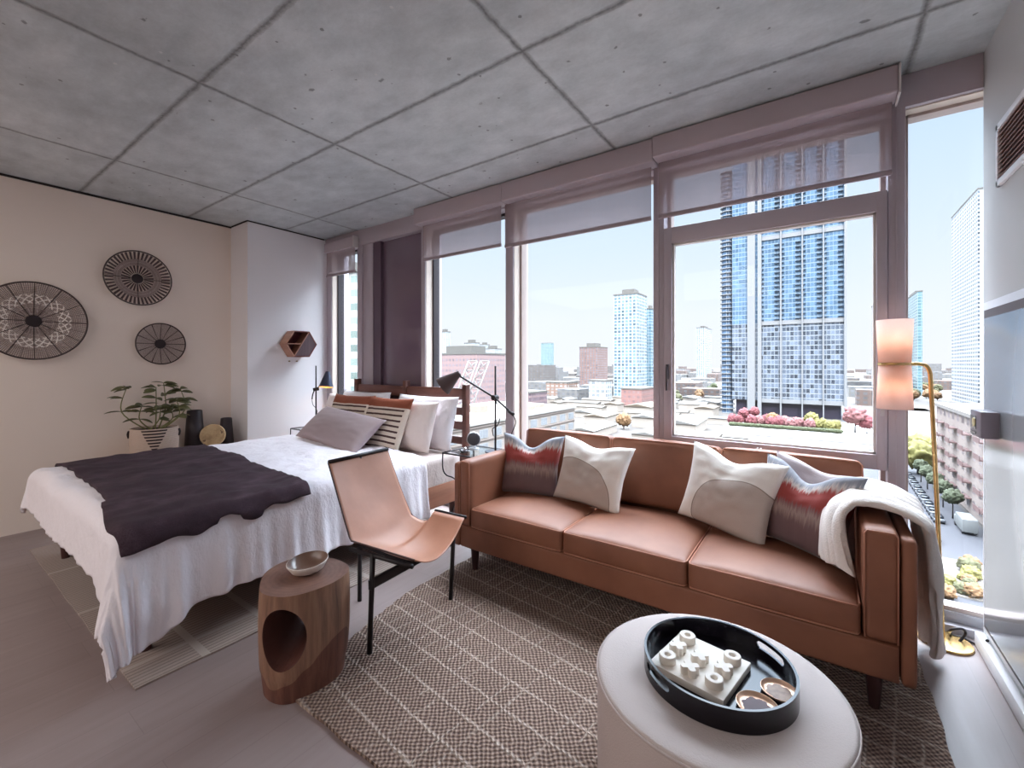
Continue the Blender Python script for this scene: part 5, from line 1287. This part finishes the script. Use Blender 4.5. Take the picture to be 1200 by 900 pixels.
for fl_ in range(4): box(bm, ox - .02, ox + .35, oy0, oy1, zr - .9 - fl_ * 4.3, zr - .5 - fl_ * 4.3)
obj('ledge', bm, simple('grey_ledge', (176, 160, 150), .8), of, smooth=False)
for i, (dx_, dy_, w, h) in enumerate(((-20, .55, 5, 2.6), (-9, .75, 3, 1.5), (-14, .86, 6, 1.4), (-28, .35, 6, 2.0))):
    yy = oy0 + (oy1 - oy0) * dy_
    obj('roof_unit', box(B(), ox + dx_ - w, ox + dx_ + w, yy - 2, yy + 2, zr + .8, zr + .8 + h), simple('tan_roof_unit', (206, 190, 172), .8), of, smooth=False)
ALB = CITY_ALB
# --- steel lattice (raised bridge leaf) in front of the factory
p_a, p_b = at_depth(541, 480, 210), at_depth(562, 423, 210)
lt = thing('steel_lattice', 'white steel lattice of a raised bridge in front of the brick factory', 'bridge', (p_a.x, p_a.y, ZG))
p_g = Vector((p_a.x, p_a.y, ZG)); axis = (p_b - p_a); rt = Vector((CS, SN, 0))
def lattice(off, w, name):
    bm = B(); n = 9; base = p_a - axis * .75
    L, R = [], []
    for i in range(n + 1):
        q = base + axis * 1.75 * (i / n) + off; L.append(q - rt * w * .5); R.append(q + rt * w * .5)
    tube(bm, [L[0], L[-1]], .32, 6); tube(bm, [R[0], R[-1]], .32, 6)
    for i in range(n):
        tube(bm, [L[i], R[i + 1]], .2, 5); tube(bm, [R[i], L[i + 1]], .2, 5); tube(bm, [L[i + 1], R[i + 1]], .2, 5)
    return obj(name, bm, simple('white_steel', (226, 222, 214), .6), lt)
yoff = Vector((-SN, CS, 0))
lattice(-rt * 3.2, 4.2, 'lattice_girder'); lattice(rt * 2.4 + yoff * 3, 4.2, 'lattice_girder')
obj('pier', box(B(), p_g.x - 8, p_g.x + 8, p_g.y - 3, p_g.y + 5, ZG, ZG + 5), CREAMC, lt, smooth=False)
FOOT += [(xl - 8, xr + 4, y0 - 3, y0 + 32), (px0, px1, yp - 2, yp + 47), (ox - 43, ox + 1, oy0 - 1, oy1 + 1), (p_g.x - 9, p_g.x + 9, p_g.y - 4, p_g.y + 6), (10, 28, 58, 420), (26, 51, 105, 175), (1, 61, 86, 106)]
# --- market sheds and yards between the office and the towers
rng = random.Random(5)
ALB = CITY_ALB * .62
SHEDC = [simple('shed_roof_%s' % n, c, .8, var=.1, scale=.15) for n, c in (('white', (228, 222, 214)), ('cream', (214, 200, 182)), ('grey', (178, 176, 178)), ('tan', (196, 170, 140)))]
ALB = CITY_ALB * 2.2
SHW = simple('shed_wall', (196, 184, 172), .85, var=.15, scale=.2)
ALB = CITY_ALB
def shed(u, v, w, l, h, mat, rot, label, group):
    c = at_z(u, v, ZG)
    r = thing('low_shed', label, 'shed', c, group)
    M = Matrix.Translation(c) @ Matrix.Rotation(rot, 4, 'Z')
    obj('walls', box(B(), -w / 2, w / 2, -l / 2, l / 2, 0, h, M=M), SHW, r, smooth=False)
    bm = B(); k = .6
    vs = [bm.verts.new(M @ Vector(p)) for p in ((-w / 2 - k, -l / 2 - k, h + .01), (w / 2 + k, -l / 2 - k, h + .01), (w / 2 + k, l / 2 + k, h + .01), (-w / 2 - k, l / 2 + k, h + .01), (0, -l / 2 - k, h + w * .10), (0, l / 2 + k, h + w * .10))]
    for f in ((0, 1, 4), (2, 3, 5), (1, 2, 5, 4), (3, 0, 4, 5), (0, 3, 2, 1)): bm.faces.new([vs[i] for i in f])
    obj('roof', bm, mat, r, smooth=False); return r
lbl = ['white roofed low market shed in the yard beyond the cream office', 'cream roofed low market shed in the yard beyond the cream office', 'grey roofed low market shed in the yard beyond the cream office', 'tan roofed low market shed in the yard beyond the cream office']
i = 0
for _try in range(600):
    if i >= 40: break
    v = rng.uniform(470, 526); u = rng.uniform(682 if v > 478 else 640, 842)
    k = i % 4 if i % 3 else 0
    s = rng.uniform(.7, 1.3); w, l = rng.uniform(8, 15) * s, rng.uniform(14, 30) * s; rot = rng.choice((0, PI / 2)) + rng.uniform(-.06, .06)
    c = at_z(u, v, ZG); hx_, hy_ = (w / 2 + 1.6, l / 2 + 1.6) if rot < .8 else (l / 2 + 1.6, w / 2 + 1.6)
    if clash(c.x - hx_, c.x + hx_, c.y - hy_, c.y + hy_, .2): continue
    FOOT.append((c.x - hx_, c.x + hx_, c.y - hy_, c.y + hy_)); i += 1
    shed(u, v, w, l, rng.uniform(3, 6), SHEDC[k], rot, lbl[k], ['white', 'cream', 'grey', 'tan'][k] + ' market sheds')
# --- hazy low city to the horizon
ALB = CITY_ALB * .5
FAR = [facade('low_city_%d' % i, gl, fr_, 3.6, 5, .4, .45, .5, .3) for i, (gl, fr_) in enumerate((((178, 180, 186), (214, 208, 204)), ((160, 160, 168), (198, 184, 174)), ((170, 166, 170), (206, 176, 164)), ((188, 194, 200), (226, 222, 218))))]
FL = ['pale stone low block in the far city beyond the windows', 'tan low block in the far city beyond the windows', 'pinkish brick low block in the far city beyond the windows', 'white low block in the far city beyond the windows']
for i in range(330):
    d = 330 * (2400 / 330) ** (i / 329.0) * rng.uniform(.92, 1.08); u = rng.uniform(505, 1165) if i % 5 else rng.uniform(600, 860)
    if d < 480 and (560 < u < 640 or 715 < u < 770 or 836 < u < 1000 or u < 600 or u > 1080): continue
    p = at_depth(u, 427, d); w, l = rng.uniform(12, 34) * (1 + d / 2500), rng.uniform(12, 40) * (1 + d / 2500); h = rng.uniform(6, 15) + (rng.random() < .14) * rng.uniform(8, 24)
    if clash(p.x - w / 2, p.x + w / 2, p.y - l / 2, p.y + l / 2): continue
    FOOT.append((p.x - w / 2, p.x + w / 2, p.y - l / 2, p.y + l / 2))
    k = i % 4
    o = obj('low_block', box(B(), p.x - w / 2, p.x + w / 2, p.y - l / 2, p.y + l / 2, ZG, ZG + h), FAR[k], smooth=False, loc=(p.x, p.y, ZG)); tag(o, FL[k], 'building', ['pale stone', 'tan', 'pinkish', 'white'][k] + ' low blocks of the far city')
for i in range(150):
    v = rng.uniform(455, 505); u = rng.choice((rng.uniform(690, 838), rng.uniform(740, 838), rng.uniform(1040, 1100)))
    if u > 1000: v = rng.uniform(452, 470)
    c = at_z(u, v, ZG); m, lb = ((OLV, 'olive'), (ORG, 'orange'), (GRN, 'green'))[i % 3]
    r = rng.uniform(2.4, 4.2)
    if clash(c.x - r * 1.7, c.x + r * 1.7, c.y - r * 1.7, c.y + r * 1.7, .3): continue
    FOOT.append((c.x - r * 1.7, c.x + r * 1.7, c.y - r * 1.7, c.y + r * 1.7)); tree(c, r, r * 1.5, m, f'{lb} tree between the low roofs of the city', group=f'{lb} city trees', seed=i * 2.1)
ALB = CITY_ALB
# --- right hand street: shaded brick row, trees, cars, planting
fx = 27.5; yA, yB = 108, 172; zt2 = at_x(1128, 486, fx).z
br_ = thing('brick_row', 'long shaded brick apartment row along the street below the white tower', 'building', (fx + 10, (yA + yB) / 2, ZG))
obj('facade', box(B(), fx, fx + 22, yA, yB, ZG + .3, zt2), facade('brick_row_grid', (150, 134, 134), (196, 176, 166), 3.6, 4.5, .45, .5, .4, .4), br_, smooth=False)
bm = B(); box(bm, fx - .5, fx + 22, yA - .5, yB + .5, zt2 + .001, zt2 + .9); obj('cornice', bm, simple('pale_cornice', (226, 214, 204), .8), br_, smooth=False)
for i in range(5):
    y = yA + 4 + i * 12.5; bm = B()
    for k in range(5):
        box(bm, fx - 1.5, fx - .01, y, y + 4.5, ZG + 3.6 + k * 3.5, ZG + 3.85 + k * 3.5); box(bm, fx - 1.5, fx - 1.42, y, y + 4.5, ZG + 3.85 + k * 3.5, ZG + 4.7 + k * 3.5)
    obj('balcony_column', bm, simple('rosy_balcony', (196, 150, 144), .7), br_, smooth=False)
building('office_across_street', 'grey mid rise with glass bands at the end of the street, beside the lamp pole', (yx(1050, 425), yx(1092, 425), 425, 450, at_depth(1070, 470, 425).z), facade('end_street_grid', (128, 140, 152), (196, 192, 190), 3.6, 3, .35, .15, .2, .3), pent=False)
for u, v, r, h, m, lb in ((1076, 556, 4.0, 6, YEL, 'bright yellow green street tree beside the brass lamp pole'), (1080, 540, 3.6, 5.5, YEL, 'yellow street tree farther along the kerb by the lamp pole')):
    tree(at_z(u, v, ZG), r, h, m, lb, seed=u)
for i in range(5): tree((23.6, 132 + i * 9, ZG + .15), 1.5, 4.8, foliage('dusty_green_foliage', (118, 128, 90)), 'small shaded street tree in front of the brick row', group='street trees by the brick row', seed=i * 3.3)
# cars
def make_car(label, group):
    r = thing('parked_car', label, 'car', (0, 0, 0), group)
    bm = B(); box(bm, -.9, .9, -2.2, 2.2, .35, .95, .18, 3); obj('body', bm, simple('silver_car_paint', (176, 180, 188), .25, .3), r)
    bm = B(); box(bm, -.78, .78, -1.3, 1.1, .90, 1.45, .22, 3); obj('cabin', bm, simple('car_glass', (64, 72, 84), .1), r)
    for sx in (-.82, .82):
        for sy in (-1.35, 1.35): obj('wheel', cyl(B(), (sx - .1, sy, .33), (sx + .1, sy, .33), .33, seg=14), BLACK, r, auto=40)
    return r
proto = make_car('silver grey car parked in the kerbside row of the street below', 'parked cars along the street')
for i in range(9):
    c = proto if i == 0 else copy_tree(proto); c.location = (20.6 + .12 * i, 128 + i * 5.6, ZG + .12)
DP = simple('dark_red_car_paint', (104, 60, 78), .3, .2)
dc = copy_tree(proto); dc.location = (17.3, 113.5, ZG + .12); dc.rotation_euler = (0, 0, .15); dc.name = 'moving_car'; dc['label'] = 'small dark plum car driving near the pale pavement crossing'; del dc['group']
for chd in dc.children:
    if chd.name.startswith('body'): chd.data = chd.data.copy(); chd.data.materials[0] = DP
tk = thing('box_truck', 'white box truck standing at the kerb in the shaded street', 'truck', (24.0, 124, ZG + .12))
obj('cargo_box', box(B(), 22.9, 25.1, 120.5, 126, ZG + .7, ZG + 3.2, .08), simple('truck_white', (222, 224, 222), .4), tk, auto=40)
obj('cab', box(B(), 23.0, 25.0, 126.1, 128, ZG + .6, ZG + 2.3, .25, 3), MATS['truck_white'], tk, auto=40)
for sx in (23.1, 24.9):
    for sy in (121.6, 127): obj('wheel', cyl(B(), (sx - .13, sy, ZG + .54), (sx + .13, sy, ZG + .54), .42, seg=14), BLACK, tk, auto=40)
for i in range(16):
    u, v = rng.uniform(1064, 1150), rng.uniform(668, 702); c = at_z(u, v, ZG); m = (YEL, OLV, ORG)[i % 3]
    s = thing('street_planting', ['yellowish', 'olive', 'amber'][i % 3] + ' bush in the planted strip at the pavement corner below', 'shrub', c, ['yellowish', 'olive', 'amber'][i % 3] + ' corner bushes')
    bm = B(); h = rng.uniform(.7, 1.3); crown(bm, c + Vector((0, 0, h)), h, i * 1.9, .9); obj('foliage', bm, m, s); obj('stem', cyl(B(), c, c + Vector((0, 0, h)), .1, .05, 6), BARK, s)

ALB = 1.0
# ------------------------------------------------------------------ light
wd = bpy.data.worlds.new('sky'); S.world = wd; wd.use_nodes = True; nt = wd.node_tree; nt.nodes.clear()
tcw = nt.nodes.new('ShaderNodeTexCoord'); sp_ = nt.nodes.new('ShaderNodeSeparateXYZ'); nt.links.new(tcw.outputs['Generated'], sp_.inputs[0])
rp = nt.nodes.new('ShaderNodeValToRGB'); nt.links.new(sp_.outputs[2], rp.inputs[0])
SKY = [(.0, (.93, .945, .98)), (.10, (.90, .945, 1.0)), (.25, (.76, .88, 1.0)), (.45, (.60, .78, 1.0)), (.62, (.80, .90, 1.0)), (1.0, (.86, .92, 1.0))]
e = rp.color_ramp.elements
while len(e) < len(SKY): e.new(.5)
for el, (p, c) in zip(e, SKY): el.position = p; el.color = (*c, 1)
# upper sky, out of view, is boosted to add light to the room
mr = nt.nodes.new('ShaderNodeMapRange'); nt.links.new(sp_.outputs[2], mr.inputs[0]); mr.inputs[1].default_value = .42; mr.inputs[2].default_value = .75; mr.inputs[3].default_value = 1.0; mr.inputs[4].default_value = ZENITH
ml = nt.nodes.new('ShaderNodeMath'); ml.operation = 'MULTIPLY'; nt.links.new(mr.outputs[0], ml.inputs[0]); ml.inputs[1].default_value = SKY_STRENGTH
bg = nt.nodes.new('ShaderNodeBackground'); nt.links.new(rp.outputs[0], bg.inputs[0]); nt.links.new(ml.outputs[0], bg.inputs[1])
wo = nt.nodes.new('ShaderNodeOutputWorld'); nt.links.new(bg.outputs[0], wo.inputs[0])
def lamp(kind, name, loc, power, color, rot=(0, 0, 0), **kw):
    l = bpy.data.lights.new(name, kind); l.energy = power; l.color = color
    for k, v in kw.items(): setattr(l, k, v)
    o = bpy.data.objects.new(name, l); COL.objects.link(o); o.location = loc; o.rotation_euler = rot; return o
sd = Vector((.42, -.72, .62)).normalized()      # towards the sun: behind the building
so_ = lamp('SUN', 'sun', (0, -50, 60), SUN_STRENGTH, (1, .93, .84), angle=math.radians(.6)); so_.rotation_euler = sd.to_track_quat('Z', 'Y').to_euler()
lamp('AREA', 'room_fill_light', (-3.0, -2.4, 2.85), FILL_POWER, (1, .95, .93), shape='RECTANGLE', size=4.4, size_y=3.2)  # unseen fill light added behind the camera to brighten the room
lamp('POINT', 'left_lamp_bulb', (-4.69, 2.92, 1.165), 1.2, (1, .68, .38), shadow_soft_size=.02)
for dz in (.135, -.135): lamp('POINT', 'floor_lamp_bulb', (LC[0], LC[1], 1.402 + dz), LAMPW, (1, .86, .74), shadow_soft_size=.03)

# ------------------------------------------------------------------ camera
cam = bpy.data.cameras.new('camera'); co_ = bpy.data.objects.new('camera', cam); COL.objects.link(co_)
co_.location = (0, 0, EYE); co_.rotation_euler = (PI / 2, 0, YAW)
cam.sensor_width = 36; cam.sensor_fit = 'HORIZONTAL'; cam.lens = 36 * FPX / 1200
cam.shift_x = 0; cam.shift_y = -(450 - V0) / 1200
cam.clip_start = .05; cam.clip_end = 6000
S.camera = co_
S.view_settings.view_transform = 'Standard'; S.view_settings.look = 'None'; S.view_settings.exposure = EXPOSURE; S.view_settings.gamma = 1.0
S.view_settings.use_curve_mapping = False
try:
    S.cycles.use_denoising = True; S.cycles.max_bounces = 12; S.cycles.diffuse_bounces = 8; S.cycles.glossy_bounces = 4; S.cycles.transparent_max_bounces = 24; S.cycles.sample_clamp_indirect = 8
except Exception: pass
